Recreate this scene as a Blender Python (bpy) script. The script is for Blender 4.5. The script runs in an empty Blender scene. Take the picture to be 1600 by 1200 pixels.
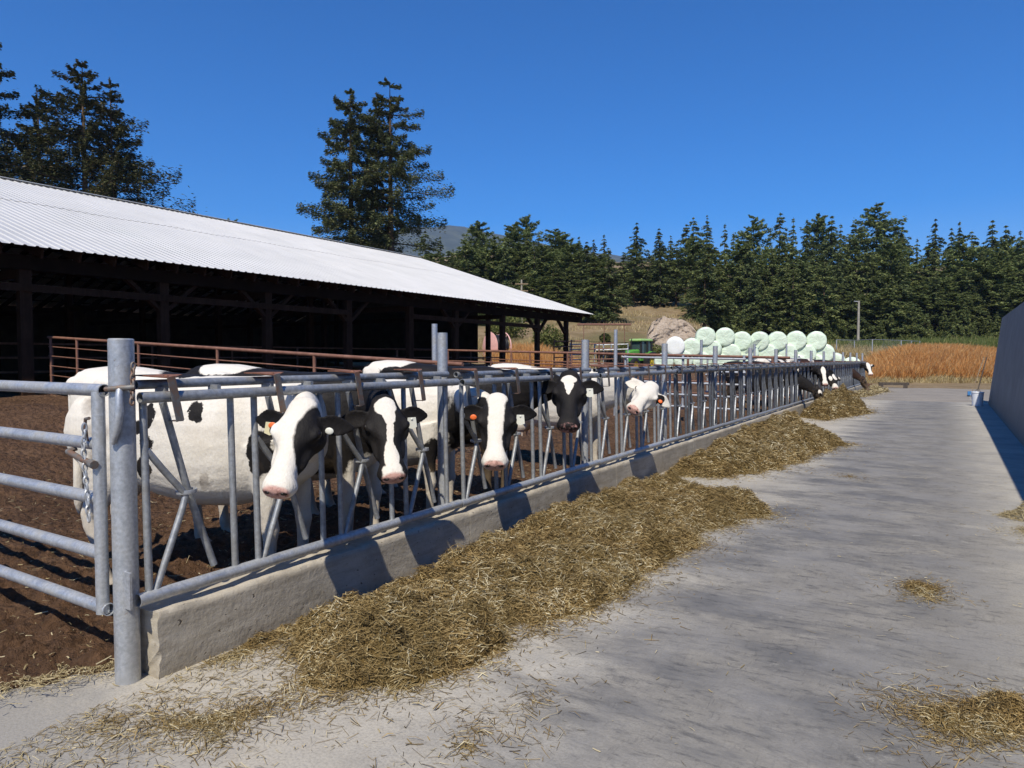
import bpy, bmesh, math, random
import numpy as np
from mathutils import Vector, Matrix, Euler
random.seed(7); rng = np.random.default_rng(7)
SC = bpy.context.scene
COL = SC.collection
PI = math.pi

# ------------------------------------------------------------------ camera, sky, sun, exposure
FPX = 1080.0; CAMH = 1.6
YAW = math.atan(674/math.hypot(FPX, 42)); PITCH = math.atan(42/FPX)
cam = bpy.data.cameras.new('camera'); cam.sensor_width = 36; cam.lens = FPX/1600*36
cam.clip_start = 0.05; cam.clip_end = 9000
camo = bpy.data.objects.new('camera', cam); COL.objects.link(camo)
camo.location = (0, 0, CAMH); camo.rotation_euler = (PI/2-PITCH, 0, YAW)
SC.camera = camo
SUN_TO = Vector((0.25, -0.75, 1.0)).normalized()
ELEV = math.asin(SUN_TO.z)
W = bpy.data.worlds.new('World'); SC.world = W; W.use_nodes = True
wn = W.node_tree.nodes; bgn = wn['Background']
sky = wn.new('ShaderNodeTexSky'); sky.sky_type = 'NISHITA'; sky.sun_disc = False
sky.sun_elevation = ELEV; sky.sun_rotation = math.atan2(SUN_TO.x, SUN_TO.y)
sky.altitude = 1500; sky.air_density = 0.95; sky.dust_density = 0.05; sky.ozone_density = 4.0
hsv = wn.new('ShaderNodeHueSaturation'); hsv.inputs['Hue'].default_value = .508; hsv.inputs['Saturation'].default_value = 1.50; hsv.inputs['Value'].default_value = 1.44
W.node_tree.links.new(sky.outputs[0], hsv.inputs['Color']); W.node_tree.links.new(hsv.outputs[0], bgn.inputs[0]); bgn.inputs[1].default_value = 0.10
sl = bpy.data.lights.new('sun', 'SUN'); sl.energy = 5.0; sl.angle = math.radians(0.53); sl.color = (1, .92, .77)
so = bpy.data.objects.new('sun', sl); COL.objects.link(so)
so.rotation_euler = SUN_TO.to_track_quat('Z', 'Y').to_euler(); so.location = (5, -10, 20)
SC.view_settings.view_transform = 'Standard'; SC.view_settings.look = 'None'
SC.view_settings.exposure = 0.16; SC.view_settings.gamma = 1.0
SC.render.engine = 'CYCLES'
SC.cycles.max_bounces = 5; SC.cycles.diffuse_bounces = 2; SC.cycles.glossy_bounces = 3
SC.cycles.transparent_max_bounces = 8; SC.cycles.use_denoising = True

# ------------------------------------------------------------------ measuring: the photo's sight lines in metres
_F0 = np.array([-math.sin(YAW), math.cos(YAW), 0]); _R = np.array([math.cos(YAW), math.sin(YAW), 0]); _Z = np.array([0, 0, 1.])
_F = _F0*math.cos(PITCH)-_Z*math.sin(PITCH); _U = _F0*math.sin(PITCH)+_Z*math.cos(PITCH); _C = np.array([0, 0, CAMH])
def ray(u, v): return _F+_R*(u-800)/FPX+_U*(600-v)/FPX
def at_x(u, v, x): d = ray(u, v); return Vector(_C+d*(x/d[0]))
def at_y(u, v, y): d = ray(u, v); return Vector(_C+d*(y/d[1]))
def at_d(u, v, D): return Vector(_C+ray(u, v)*D)
def at_z(u, v, z=0.): d = ray(u, v); return Vector(_C+d*((z-CAMH)/d[2]))

# ------------------------------------------------------------------ object helpers
def tag(o, label=None, cat=None, group=None, kind=None):
    if label: o['label'] = label
    if cat: o['category'] = cat
    if group: o['group'] = group
    if kind: o['kind'] = kind
    return o
def thing(name, loc=(0, 0, 0), rz=0, label=None, cat=None, group=None):
    o = bpy.data.objects.new(name, None); o.empty_display_size = .1; COL.objects.link(o)
    o.location = loc; o.rotation_euler = (0, 0, rz)
    return tag(o, label, cat, group)
def link(name, me, m=None, parent=None, loc=None):
    o = bpy.data.objects.new(name, me); COL.objects.link(o)
    if m is not None and not me.materials: me.materials.append(m)
    if parent is not None: o.parent = parent
    if loc is not None: o.location = loc
    return o
def np_mesh(name, V, Q, smooth=False, uv=None):
    """mesh from an (n,3) array and an (m,k) face array"""
    V = np.asarray(V, np.float32); Q = np.asarray(Q, np.int32); k = Q.shape[1]
    me = bpy.data.meshes.new(name)
    me.vertices.add(len(V)); me.vertices.foreach_set('co', V.ravel())
    me.loops.add(Q.size); me.loops.foreach_set('vertex_index', Q.ravel())
    me.polygons.add(len(Q)); me.polygons.foreach_set('loop_start', np.arange(0, Q.size, k, dtype=np.int32))
    me.polygons.foreach_set('use_smooth', np.full(len(Q), smooth, bool))
    me.update(calc_edges=True); me.validate()
    return me
def copy_tree(o, parent=None):
    c = o.copy(); COL.objects.link(c)
    if parent is not None: c.parent = parent
    for ch in o.children: copy_tree(ch, c)
    return c
class MB:
    """collects rings, tubes, boxes and becomes one mesh object"""
    def __init__(s): s.v = []; s.f = []
    def rings(s, rs, cap=True, closed=False):
        n = len(rs[0]); b = len(s.v)
        for r in rs: s.v.extend([tuple(p) for p in r])
        m = len(rs)
        for i in range(m if closed else m-1):
            i2 = (i+1) % m
            for j in range(n):
                j2 = (j+1) % n
                s.f.append((b+i*n+j, b+i*n+j2, b+i2*n+j2, b+i2*n+j))
        if cap and not closed:
            s.f.append(tuple(b+j for j in reversed(range(n)))); s.f.append(tuple(b+(m-1)*n+j for j in range(n)))
        return s
    def tube(s, pts, r, n=10, cap=True, closed=False, flat=None):
        pts = [Vector(p) for p in pts]; m = len(pts)
        rad = r if isinstance(r, (list, tuple)) else [r]*m
        rs = []; up = None
        for i, p in enumerate(pts):
            if closed: t = pts[(i+1) % m]-pts[i-1]
            else: t = pts[min(i+1, m-1)]-pts[max(i-1, 0)]
            t.normalize()
            if up is None:
                up = Vector((0, 0, 1)) if abs(t.z) < .9 else Vector((1, 0, 0))
            a = t.cross(up)
            if a.length < 1e-5: a = t.cross(Vector((0, 1, 0)))
            a.normalize(); b = a.cross(t).normalized(); up = b
            ra = rad[i]
            rx, ry = ra if isinstance(ra, (list, tuple)) else (ra, ra)
            rs.append([p+a*(rx*math.cos(2*PI*k/n))+b*(ry*math.sin(2*PI*k/n)) for k in range(n)])
        return s.rings(rs, cap, closed)
    def pipe(s, p0, p1, r, n=12, wall=.004):
        """open-ended hollow pipe"""
        p0 = Vector(p0); p1 = Vector(p1); t = (p1-p0).normalized()
        up = Vector((0, 0, 1)) if abs(t.z) < .9 else Vector((1, 0, 0))
        a = t.cross(up).normalized(); b = a.cross(t)
        def ring(p, rr): return [p+a*(rr*math.cos(2*PI*k/n))+b*(rr*math.sin(2*PI*k/n)) for k in range(n)]
        e = min(.12, (p1-p0).length*.3)
        return s.rings([ring(p0+t*e, r-wall), ring(p0, r-wall), ring(p0, r), ring(p1, r), ring(p1, r-wall), ring(p1-t*e, r-wall)])
    def box(s, c, size, M=None, bev=0):
        c = Vector(c); h = [x/2 for x in size]; b = len(s.v)
        for dz in (-1, 1):
            for dx, dy in ((-1, -1), (1, -1), (1, 1), (-1, 1)):
                p = Vector((dx*h[0], dy*h[1], dz*h[2]))
                if M is not None: p = M @ p
                s.v.append(tuple(c+p))
        for q in ((3, 2, 1, 0), (4, 5, 6, 7), (0, 1, 5, 4), (1, 2, 6, 5), (2, 3, 7, 6), (3, 0, 4, 7)):
            s.f.append(tuple(b+i for i in q))
        return s
    def beam(s, p0, p1, w, h, up=(0, 0, 1)):
        p0 = Vector(p0); p1 = Vector(p1); t = (p1-p0); L = t.length; t.normalize()
        up = Vector(up)
        if abs(t.dot(up)) > .98: up = Vector((0, 1, 0))
        y = up.cross(t).normalized(); z = t.cross(y)
        M = Matrix((t, y, z)).transposed()
        return s.box((p0+p1)/2, (L, w, h), M)
    def ell(s, c, r, n=12, m=8, M=None):
        c = Vector(c); rs = []
        for i in range(m+1):
            th = PI*(i+.02)/(m+.04); q = []
            for k in range(n):
                p = Vector((r[0]*math.sin(th)*math.cos(2*PI*k/n), r[1]*math.sin(th)*math.sin(2*PI*k/n), -r[2]*math.cos(th)))
                if M is not None: p = M @ p
                q.append(c+p)
            rs.append(q)
        return s.rings(rs)
    def mesh(s, name, smooth=40):
        me = bpy.data.meshes.new(name); me.from_pydata(s.v, [], s.f); me.update()
        bm = bmesh.new(); bm.from_mesh(me); bmesh.ops.recalc_face_normals(bm, faces=bm.faces[:]); bm.to_mesh(me); bm.free()
        if smooth:
            me.polygons.foreach_set('use_smooth', [True]*len(me.polygons)); me.set_sharp_from_angle(angle=math.radians(smooth))
        return me
    def build(s, name, m, parent=None, smooth=40, bevel=0):
        o = link(name, s.mesh(name, smooth), m, parent)
        if bevel:
            b = o.modifiers.new('bevel', 'BEVEL'); b.width = bevel; b.segments = 2; b.limit_method = 'ANGLE'
        return o

# ------------------------------------------------------------------ noise for geometry
def vnoise(x, y, seed=0):
    x = np.asarray(x, float); y = np.asarray(y, float)
    xi = np.floor(x).astype(np.int64); yi = np.floor(y).astype(np.int64); fx = x-xi; fy = y-yi
    def h(a, b):
        n = (a*374761393+b*668265263+seed*1442695041) & 0x7fffffff
        n = ((n ^ (n >> 13))*1274126177) & 0x7fffffff
        return ((n ^ (n >> 16)) & 0xffff)/65535.
    sx = fx*fx*(3-2*fx); sy = fy*fy*(3-2*fy)
    return (h(xi, yi)*(1-sx)+h(xi+1, yi)*sx)*(1-sy)+(h(xi, yi+1)*(1-sx)+h(xi+1, yi+1)*sx)*sy
def fbm(x, y, o=4, seed=0):
    s = 0; a = .5
    for i in range(o): s = s+a*(vnoise(x*2**i, y*2**i, seed+i*17)-.5); a *= .5
    return s
def sstep(a, b, x):
    t = np.clip((np.asarray(x, float)-a)/(b-a), 0, 1); return t*t*(3-2*t)

# ------------------------------------------------------------------ materials
class NT:
    def __init__(s, name):
        s.m = bpy.data.materials.new(name); s.m.use_nodes = True; s.t = s.m.node_tree; s.n = s.t.nodes; s.p = s.n['Principled BSDF']
    def node(s, typ, **kw):
        n = s.n.new('ShaderNode'+typ)
        for k, v in kw.items():
            if k.startswith('i_'):
                k = k[2:]; k = int(k) if k.isdigit() else k.replace('_', ' ')
                s.put(n.inputs[k], v)
            else: setattr(n, k, v)
        return n
    def put(s, sock, v):
        if isinstance(v, bpy.types.NodeSocket): s.t.links.new(v, sock)
        elif isinstance(v, bpy.types.Node): s.t.links.new(v.outputs[0], sock)
        else:
            if isinstance(v, (tuple, list)) and len(v) == 3 and sock.type == 'RGBA': v = (*v, 1)
            sock.default_value = v
    def coord(s, which='Object'): return s.node('TexCoord').outputs[which]
    def noise(s, scale, detail=4, rough=.55, vec=None, dist=0):
        n = s.node('TexNoise'); n.inputs['Scale'].default_value = scale; n.inputs['Detail'].default_value = detail
        n.inputs['Roughness'].default_value = rough; n.inputs['Distortion'].default_value = dist
        s.put(n.inputs['Vector'], vec if vec is not None else s.coord()); return n.outputs[0]
    def ramp(s, fac, stops, interp='LINEAR'):
        r = s.node('ValToRGB'); cr = r.color_ramp; cr.interpolation = interp
        while len(cr.elements) < len(stops): cr.elements.new(.5)
        for e, (p, c) in zip(cr.elements, stops):
            e.position = p; e.color = (*c, 1) if isinstance(c, (tuple, list)) else (c, c, c, 1)
        s.put(r.inputs[0], fac); return r.outputs[0]
    def mix(s, fac, a, b, mode='MIX'):
        n = s.node('Mix', data_type='RGBA', blend_type=mode)
        s.put(n.inputs[0], fac); s.put(n.inputs[6], a); s.put(n.inputs[7], b); return n.outputs[2]
    def math(s, op, a, b=0.): 
        n = s.node('Math', operation=op); s.put(n.inputs[0], a); s.put(n.inputs[1], b); return n.outputs[0]
    def vmath(s, op, a, b=None, out=0):
        n = s.node('VectorMath', operation=op); s.put(n.inputs[0], a)
        if op == 'SCALE': n.inputs['Scale'].default_value = b if b is not None else 1.0
        elif b is not None: s.put(n.inputs[1], b)
        return n.outputs[out]
    def mapping(s, vec, scale=(1, 1, 1), rot=(0, 0, 0)):
        n = s.node('Mapping'); s.put(n.inputs[0], vec); n.inputs['Scale'].default_value = scale; n.inputs['Rotation'].default_value = rot
        return n.outputs[0]
    def bump(s, h, strength=.4, dist=.01):
        n = s.node('Bump'); n.inputs['Strength'].default_value = strength; n.inputs['Distance'].default_value = dist
        s.put(n.inputs['Height'], h); s.t.links.new(n.outputs[0], s.p.inputs['Normal'])
    def out(s, col=None, rough=None, metal=None, spec=None):
        if col is not None: s.put(s.p.inputs['Base Color'], col)
        if rough is not None: s.put(s.p.inputs['Roughness'], rough)
        if metal is not None: s.put(s.p.inputs['Metallic'], metal)
        if spec is not None: s.put(s.p.inputs['Specular IOR Level'], spec)
        return s.m
def m_plain(name, c, rough=.6, metal=0., var=.25, scale=6., spec=.4):
    t = NT(name); n = t.noise(scale, 5, .6)
    d = tuple(x*(1-var) for x in c); l = tuple(min(1, x*(1+var)) for x in c)
    return t.out(t.ramp(n, [(.3, d), (.7, l)]), rough, metal, spec)
def m_islands(name, stops, rough=.8, spec=.2, trans=0.0):
    """each blade, straw or needle tuft takes its own shade"""
    t = NT(name); g = t.node('NewGeometry')
    c = t.ramp(g.outputs['Random Per Island'], stops)
    m = t.out(c, rough, 0, spec)
    if trans:
        tr = t.node('BsdfTranslucent'); t.put(tr.inputs[0], c)
        mx = t.node('MixShader'); mx.inputs[0].default_value = trans
        t.t.links.new(t.p.outputs[0], mx.inputs[1]); t.t.links.new(tr.outputs[0], mx.inputs[2])
        t.t.links.new(mx.outputs[0], t.n['Material Output'].inputs[0])
    return m
def make_materials():
    M = {}
    # galvanised pipe: spangled zinc with dull dirt and a few rust specks
    t = NT('galvanised steel'); a = t.noise(55, 3, .6); b = t.noise(7, 5, .65); c = t.noise(16, 6, .7)
    col = t.ramp(a, [(.3, (.40, .42, .44)), (.7, (.58, .60, .63))])
    col = t.mix(t.ramp(b, [(.48, 0.), (.72, .75)]), col, (.25, .235, .21))
    col = t.mix(t.ramp(c, [(.66, 0.), (.74, .8)]), col, (.20, .10, .055))
    M['galv'] = t.out(col, t.ramp(b, [(.3, .38), (.7, .62)]), t.ramp(b, [(.45, .62), (.7, .2)])); t.bump(a, .08, .002)
    t = NT('weathered headlock steel'); a = t.noise(40, 3, .6); b = t.noise(9, 5, .65); c = t.noise(13, 6, .7)
    col = t.ramp(a, [(.3, (.27, .285, .30)), (.7, (.43, .45, .475))])
    col = t.mix(t.ramp(b, [(.45, 0.), (.68, .75)]), col, (.16, .152, .14))
    col = t.mix(t.ramp(c, [(.64, 0.), (.74, .7)]), col, (.16, .085, .05))
    M['lock'] = t.out(col, t.ramp(b, [(.3, .4), (.7, .65)]), t.ramp(b, [(.4, .6), (.65, .2)])); t.bump(b, .1, .002)
    M['lockdark'] = m_plain('dark headlock steel', (.135, .145, .16), .5, .5, .35, 12)
    t = NT('rusty steel'); a = t.noise(22, 6, .7)
    M['rust'] = t.out(t.ramp(a, [(.3, (.10, .045, .03)), (.55, (.25, .105, .06)), (.75, (.36, .20, .13))]), .8, .2); t.bump(a, .3, .004)
    t = NT('rusty painted pipe'); a = t.noise(9, 6, .7)
    M['rustpipe'] = t.out(t.ramp(a, [(.3, (.14, .065, .04)), (.55, (.22, .105, .07)), (.75, (.30, .17, .12))]), .7, .1)
    t = NT('rust and zinc'); a = t.noise(11, 6, .75)
    M['rustgalv'] = t.out(t.ramp(a, [(.36, (.24, .105, .055)), (.47, (.19, .12, .085)), (.56, (.15, .14, .13)), (.75, (.27, .28, .29))]), .6, .25); t.bump(a, .2, .003)
    # curb concrete
    t = NT('curb concrete'); co = t.coord(); a = t.noise(3, 6, .7); b = t.noise(26, 5, .7); pv = t.node('TexVoronoi'); pv.inputs['Scale'].default_value = 16; t.put(pv.inputs['Vector'], t.vmath('ADD', co, t.vmath('SCALE', t.node('TexNoise', i_Scale=9.).outputs[1], .12)))
    streak = t.noise(5, 5, .65, t.mapping(co, (1, .6, 5)))
    col = t.ramp(a, [(.25, (.31, .275, .215)), (.5, (.46, .415, .34)), (.8, (.56, .52, .44))])
    col = t.mix(t.ramp(streak, [(.42, 0.), (.75, .7)]), col, (.27, .23, .175))
    col = t.mix(t.ramp(b, [(.62, 0.), (.72, .7)]), col, (.20, .155, .11))
    t.sep = t.node('SeparateXYZ'); t.put(t.sep.inputs[0], co)
    foot = t.node('MapRange'); t.put(foot.inputs[0], t.math('ADD', t.sep.outputs[2], t.math('MULTIPLY', a, .12))); foot.inputs[1].default_value = .06; foot.inputs[2].default_value = .16; foot.inputs[3].default_value = .55; foot.inputs[4].default_value = 0
    col = t.mix(foot.outputs[0], col, (.235, .195, .14))
    pit = t.ramp(pv.outputs[0], [(.06, 0.), (.14, 1.)])
    big = t.noise(2.4, 3, .5)
    pit = t.math('MAXIMUM', pit, t.ramp(big, [(.38, 1.), (.50, 0.)]))
    col = t.mix(pit, (.12, .10, .08), col)
    M['curb'] = t.out(col, .9, 0, .2); t.bump(t.math('ADD', t.math('ADD', t.math('MULTIPLY', b, .9), pit), t.math('MULTIPLY', streak, .2)), .6, .010)
    # feed lane concrete: pale broomed slab, a dark worn wheel path with tyre scrubs
    t = NT('lane concrete'); co = t.coord(); sp = t.node('SeparateXYZ'); t.put(sp.inputs[0], co)
    wob = t.node('TexNoise'); wob.inputs['Scale'].default_value = .6; wob.inputs['Detail'].default_value = 2; t.put(wob.inputs['Vector'], co)
    wv = t.vmath('ADD', co, t.vmath('SCALE', t.vmath('SUBTRACT', wob.outputs[1], (.5, .5, .5)), .45))
    a = t.noise(.8, 6, .68); b = t.noise(75, 3, .6); c = t.noise(6, 7, .72)
    sweep = t.noise(1.1, 8, .70, t.mapping(wv, (.8, 1.9, 1), (0, 0, .35)))
    scrub = t.noise(4.5, 8, .75, t.mapping(wv, (1.4, 4.5, 1), (0, 0, -.6)))
    scr3 = t.noise(9, 8, .75, t.mapping(wv, (5, 1.1, 1), (0, 0, .45)))
    fine = t.noise(2.2, 9, .78)
    col = t.ramp(a, [(.28, (.35, .332, .295)), (.5, (.425, .402, .355)), (.75, (.51, .483, .425))])
    col = t.mix(t.ramp(c, [(.47, 0.), (.8, .65)]), col, (.33, .30, .255))
    sway = t.math('MULTIPLY', t.math('SUBTRACT', sweep, .5), 2.4)
    mr = t.node('MapRange', interpolation_type='SMOOTHSTEP'); t.put(mr.inputs[0], t.math('ABSOLUTE', t.math('ADD', t.math('ADD', sp.outputs[0], .62), sway)))
    mr.inputs[1].default_value = .55; mr.inputs[2].default_value = 1.5; mr.inputs[3].default_value = 1; mr.inputs[4].default_value = 0
    y0 = t.node('MapRange', interpolation_type='SMOOTHSTEP'); t.put(y0.inputs[0], t.math('ADD', sp.outputs[1], t.math('MULTIPLY', t.math('SUBTRACT', a, .5), 4.0))); y0.inputs[1].default_value = 1.2; y0.inputs[2].default_value = 3.6; y0.inputs[3].default_value = .38
    path = t.math('MULTIPLY', mr.outputs[0], y0.outputs[0])
    dark = t.math('MULTIPLY', path, t.ramp(fine, [(.30, .45), (.5, .8), (.66, 1.)]))
    col = t.mix(dark, col, (.185, .178, .168))
    col = t.mix(t.math('MULTIPLY', t.ramp(sweep, [(.46, 0.), (.60, .85)]), t.math('ADD', t.math('MULTIPLY', path, .8), .16)), col, (.12, .122, .13))
    col = t.mix(t.math('MULTIPLY', t.ramp(scrub, [(.52, 0.), (.64, .9)]), t.math('ADD', t.math('MULTIPLY', path, .8), .12)), col, (.075, .076, .082))
    col = t.mix(t.math('MULTIPLY', t.ramp(scr3, [(.55, 0.), (.68, .7)]), t.math('ADD', t.math('MULTIPLY', path, .7), .16)), col, (.085, .083, .085))
    col = t.mix(t.ramp(fine, [(.60, 0.), (.72, .5)]), col, (.56, .54, .49))
    col = t.mix(t.ramp(t.noise(1.7, 5, .62), [(.46, 0.), (.62, .55)]), col, (.26, .255, .25))
    yn = t.node('MapRange', interpolation_type='SMOOTHSTEP'); t.put(yn.inputs[0], t.math('ADD', t.math('ADD', sp.outputs[1], t.math('MULTIPLY', sp.outputs[0], .25)), t.math('MULTIPLY', t.math('SUBTRACT', fine, .5), 1.6))); yn.inputs[1].default_value = 1.15; yn.inputs[2].default_value = .55; yn.inputs[3].default_value = 0; yn.inputs[4].default_value = .6
    dust = t.node('MapRange', interpolation_type='SMOOTHSTEP'); t.put(dust.inputs[0], t.math('ADD', sp.outputs[0], t.math('MULTIPLY', t.math('SUBTRACT', fine, .5), 2.2))); dust.inputs[1].default_value = -1.2; dust.inputs[2].default_value = -2.6; dust.inputs[3].default_value = 0; dust.inputs[4].default_value = .40
    col = t.mix(dust.outputs[0], col, (.50, .445, .35))
    col = t.mix(yn.outputs[0], col, (.22, .215, .21))
    col = t.mix(t.ramp(b, [(.35, .35), (.55, 0.)]), col, (.17, .16, .145))
    M['lane'] = t.out(col, t.ramp(sweep, [(.3, .92), (.7, .8)]), 0, .15); t.bump(t.math('ADD', b, t.math('MULTIPLY', c, .9)), .35, .007)
    # trampled pen soil
    t = NT('pen soil'); a = t.noise(1.6, 6, .7); b = t.noise(14, 7, .75); c = t.noise(70, 4, .7)
    col = t.ramp(a, [(.25, (.11, .060, .034)), (.55, (.215, .122, .070)), (.8, (.31, .195, .12))])
    col = t.mix(t.ramp(b, [(.35, .6), (.55, 0.)]), col, (.035, .02, .013))
    col = t.mix(t.ramp(c, [(.62, 0.), (.72, .7)]), col, (.24, .17, .10))
    M['soil'] = t.out(col, .95, 0, .15); sv = t.node('TexVoronoi'); sv.inputs['Scale'].default_value = 17; t.put(sv.inputs['Vector'], t.vmath('ADD', t.coord(), t.vmath('SCALE', t.node('TexNoise', i_Scale=8.).outputs[1], .15)))
    t.bump(t.math('ADD', t.math('ADD', b, t.math('MULTIPLY', c, .5)), t.math('MULTIPLY', t.math('SUBTRACT', 1., sv.outputs[0]), .7)), 1., .09)
    # country ground: dry grass and dust
    t = NT('dry ground'); a = t.noise(.06, 6, .65); b = t.noise(.6, 6, .7); c = t.noise(5, 5, .7)
    col = t.ramp(b, [(.3, (.17, .12, .068)), (.5, (.245, .18, .105)), (.7, (.30, .235, .145))])
    col = t.mix(t.ramp(a, [(.50, 0.), (.62, .7)]), col, (.12, .115, .05))
    col = t.mix(t.ramp(c, [(.3, .5), (.5, 0.)]), col, (.11, .085, .05))
    M['ground'] = t.out(col, .95, 0, .1); t.bump(t.math('ADD', b, c), .6, .2)
    t = NT('dirt road'); a = t.noise(.7, 6, .7); b = t.noise(20, 5, .7)
    M['road'] = t.out(t.mix(t.ramp(b, [(.4, .4), (.6, 0.)]), t.ramp(a, [(.3, (.22, .20, .175)), (.7, (.33, .30, .26))]), (.16, .14, .12)), .95, 0, .1); t.bump(b, .5, .02)
    # bunker wall: grey precast with fine vertical ribs
    t = NT('bunker wall concrete'); co = t.coord(); a = t.noise(1.2, 6, .65); b = t.noise(9, 5, .7, t.mapping(co, (1, 3, .35)))
    w = t.node('TexWave', wave_type='BANDS', bands_direction='Y'); w.inputs['Scale'].default_value = 9; w.inputs['Distortion'].default_value = 1.5; t.put(w.inputs['Vector'], co)
    col = t.ramp(a, [(.3, (.29, .27, .24)), (.7, (.39, .365, .33))])
    col = t.mix(t.ramp(b, [(.4, 0.), (.7, .6)]), col, (.19, .185, .18))
    col = t.mix(t.math('MULTIPLY', w.outputs[1], .18), col, (.15, .15, .155))
    sw = t.node('SeparateXYZ'); t.put(sw.inputs[0], co); fr = t.math('FRACT', t.math('DIVIDE', sw.outputs[1], 2.44)); col = t.mix(t.math('LESS_THAN', fr, .007), col, (.05, .05, .052))
    spl = t.node('MapRange'); t.put(spl.inputs[0], t.math('ADD', sw.outputs[2], t.math('MULTIPLY', t.math('SUBTRACT', b, .5), 1.4))); spl.inputs[1].default_value = .75; spl.inputs[2].default_value = .0; spl.inputs[3].default_value = 0; spl.inputs[4].default_value = .7
    col = t.mix(spl.outputs[0], col, (.23, .205, .165))
    M['bunker'] = t.out(col, .9, 0, .2); t.bump(w.outputs[1], .35, .02)
    # barn
    t = NT('white roof metal'); a = t.noise(.5, 5, .6); b = t.noise(4, 4, .6, t.mapping(t.coord(), (.15, 3, .15)))
    col = t.ramp(a, [(.3, (.58, .57, .54)), (.7, (.66, .645, .615))])
    col = t.mix(t.ramp(b, [(.55, 0.), (.75, .35)]), col, (.40, .39, .37))
    M['roof'] = t.out(col, .42, .15, .5)
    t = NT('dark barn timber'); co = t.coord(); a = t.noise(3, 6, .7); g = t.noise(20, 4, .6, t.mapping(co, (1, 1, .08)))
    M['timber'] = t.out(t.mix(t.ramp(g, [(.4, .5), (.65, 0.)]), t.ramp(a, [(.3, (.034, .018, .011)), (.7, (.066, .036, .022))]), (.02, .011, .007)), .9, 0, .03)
    M['timbershade'] = m_plain('header timber in painted shade', (.016, .010, .007), .95, 0, .3, 3, .03)  # near-black copy of the timber, the shade under the eave put into its colour
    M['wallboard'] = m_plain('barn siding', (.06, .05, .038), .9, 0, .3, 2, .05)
    M['bark'] = m_plain('bark', (.11, .075, .05), .9, 0, .45, 3, .1)
    # foliage
    M['fir'] = m_islands('fir needles', [(0, (.050, .068, .034)), (.5, (.11, .135, .062)), (.85, (.19, .20, .09)), (1, (.24, .21, .11))], .85, .04, .25)
    M['spruce'] = m_islands('spruce needles', [(0, (.030, .040, .024)), (.5, (.068, .080, .038)), (.85, (.13, .125, .055)), (1, (.19, .15, .085))], .85, .04, .2)
    M['fir_far'] = m_islands('forest fir needles', [(0, (.085, .118, .047)), (.5, (.172, .212, .080)), (1, (.31, .325, .125))], .85, .04, .32)
    M['fir_dark'] = m_islands('dark forest fir needles', [(0, (.063, .093, .044)), (.5, (.128, .162, .070)), (1, (.23, .25, .10))], .85, .04, .32)
    M['pine_far'] = m_islands('pine needles', [(0, (.100, .145, .055)), (.5, (.19, .235, .09)), (1, (.31, .335, .135))], .85, .04, .32)
    M['shrub'] = m_islands('shrub leaves', [(0, (.055, .075, .02)), (.5, (.11, .13, .035)), (1, (.19, .18, .06))], .7, .2, .2)
    M['hay'] = m_islands('chopped hay', [(0, (.06, .038, .013)), (.25, (.14, .097, .036)), (.55, (.235, .170, .066)), (.82, (.34, .26, .115)), (.93, (.47, .39, .21)), (1, (.66, .59, .41))], .75, .25, .1)
    t = NT('chopped hay drift'); g_ = t.node('NewGeometry'); bl = t.noise(2.6, 4, .6); rp = t.math('ADD', g_.outputs['Random Per Island'], t.math('MULTIPLY', t.math('SUBTRACT', bl, .5), 1.1))
    hc_ = t.ramp(rp, [(0, (.055, .036, .013)), (.25, (.145, .096, .036)), (.55, (.25, .172, .068)), (.82, (.365, .268, .125)), (.93, (.48, .40, .22)), (1, (.66, .59, .41))])
    hc_ = t.mix(t.ramp(t.noise(1.7, 4, .6), [(.45, 0.), (.6, .35)]), hc_, (.15, .115, .048)); M['hay'] = t.out(hc_, .8, 0, .2)
    M['hayunder'] = m_plain('packed hay', (.105, .072, .027), .95, 0, .5, 40, .1)
    M['straw'] = m_islands('scattered straw', [(0, (.20, .15, .07)), (.5, (.36, .29, .15)), (1, (.58, .50, .32))], .75, .25, .1)
    M['weed'] = m_islands('dry russet weeds', [(0, (.42, .21, .08)), (.45, (.72, .385, .135)), (.8, (.80, .48, .19)), (1, (.80, .60, .32))], .85, .1, .45)
    M['palegrass'] = m_islands('pale dry grass', [(0, (.30, .22, .10)), (.5, (.44, .35, .18)), (1, (.58, .48, .28))], .85, .1, .2)
    M['corn'] = m_islands('green crop', [(0, (.06, .09, .02)), (.5, (.12, .155, .04)), (.85, (.2, .22, .07)), (1, (.36, .33, .15))], .7, .2, .25)
    t = NT('far mountain'); a = t.noise(.004, 6, .7); b = t.noise(.02, 5, .7)
    M['mountain'] = t.out(t.mix(t.ramp(b, [(.45, .8), (.6, 0.)]), t.ramp(a, [(.4, (.055, .068, .045)), (.62, (.085, .095, .06)), (.75, (.2, .17, .12))]), (.03, .042, .03)), .95, 0, .1)
    t = NT('sand bank'); a = t.noise(.8, 7, .7); b = t.noise(4, 5, .7, t.mapping(t.coord(), (2, 2, .5)))
    M['sand'] = t.out(t.mix(t.ramp(b, [(.4, .5), (.6, 0.)]), t.ramp(a, [(.3, (.40, .32, .24)), (.7, (.58, .49, .40))]), (.27, .20, .15)), .95, 0, .1); t.bump(b, .7, .3)
    t = NT('bale wrap'); a = t.noise(2.5, 5, .6); b = t.noise(7, 5, .7, None, 1.)
    M['wrap'] = t.out(t.ramp(a, [(.3, (.58, .70, .54)), (.7, (.69, .785, .645))]), .38, 0, .5); t.bump(t.noise(2.6, 2, .5, None, .6), .8, .10)
    t = NT('white bale wrap'); a = t.noise(2.5, 5, .6); b = t.noise(7, 5, .7, None, 1.)
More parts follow.
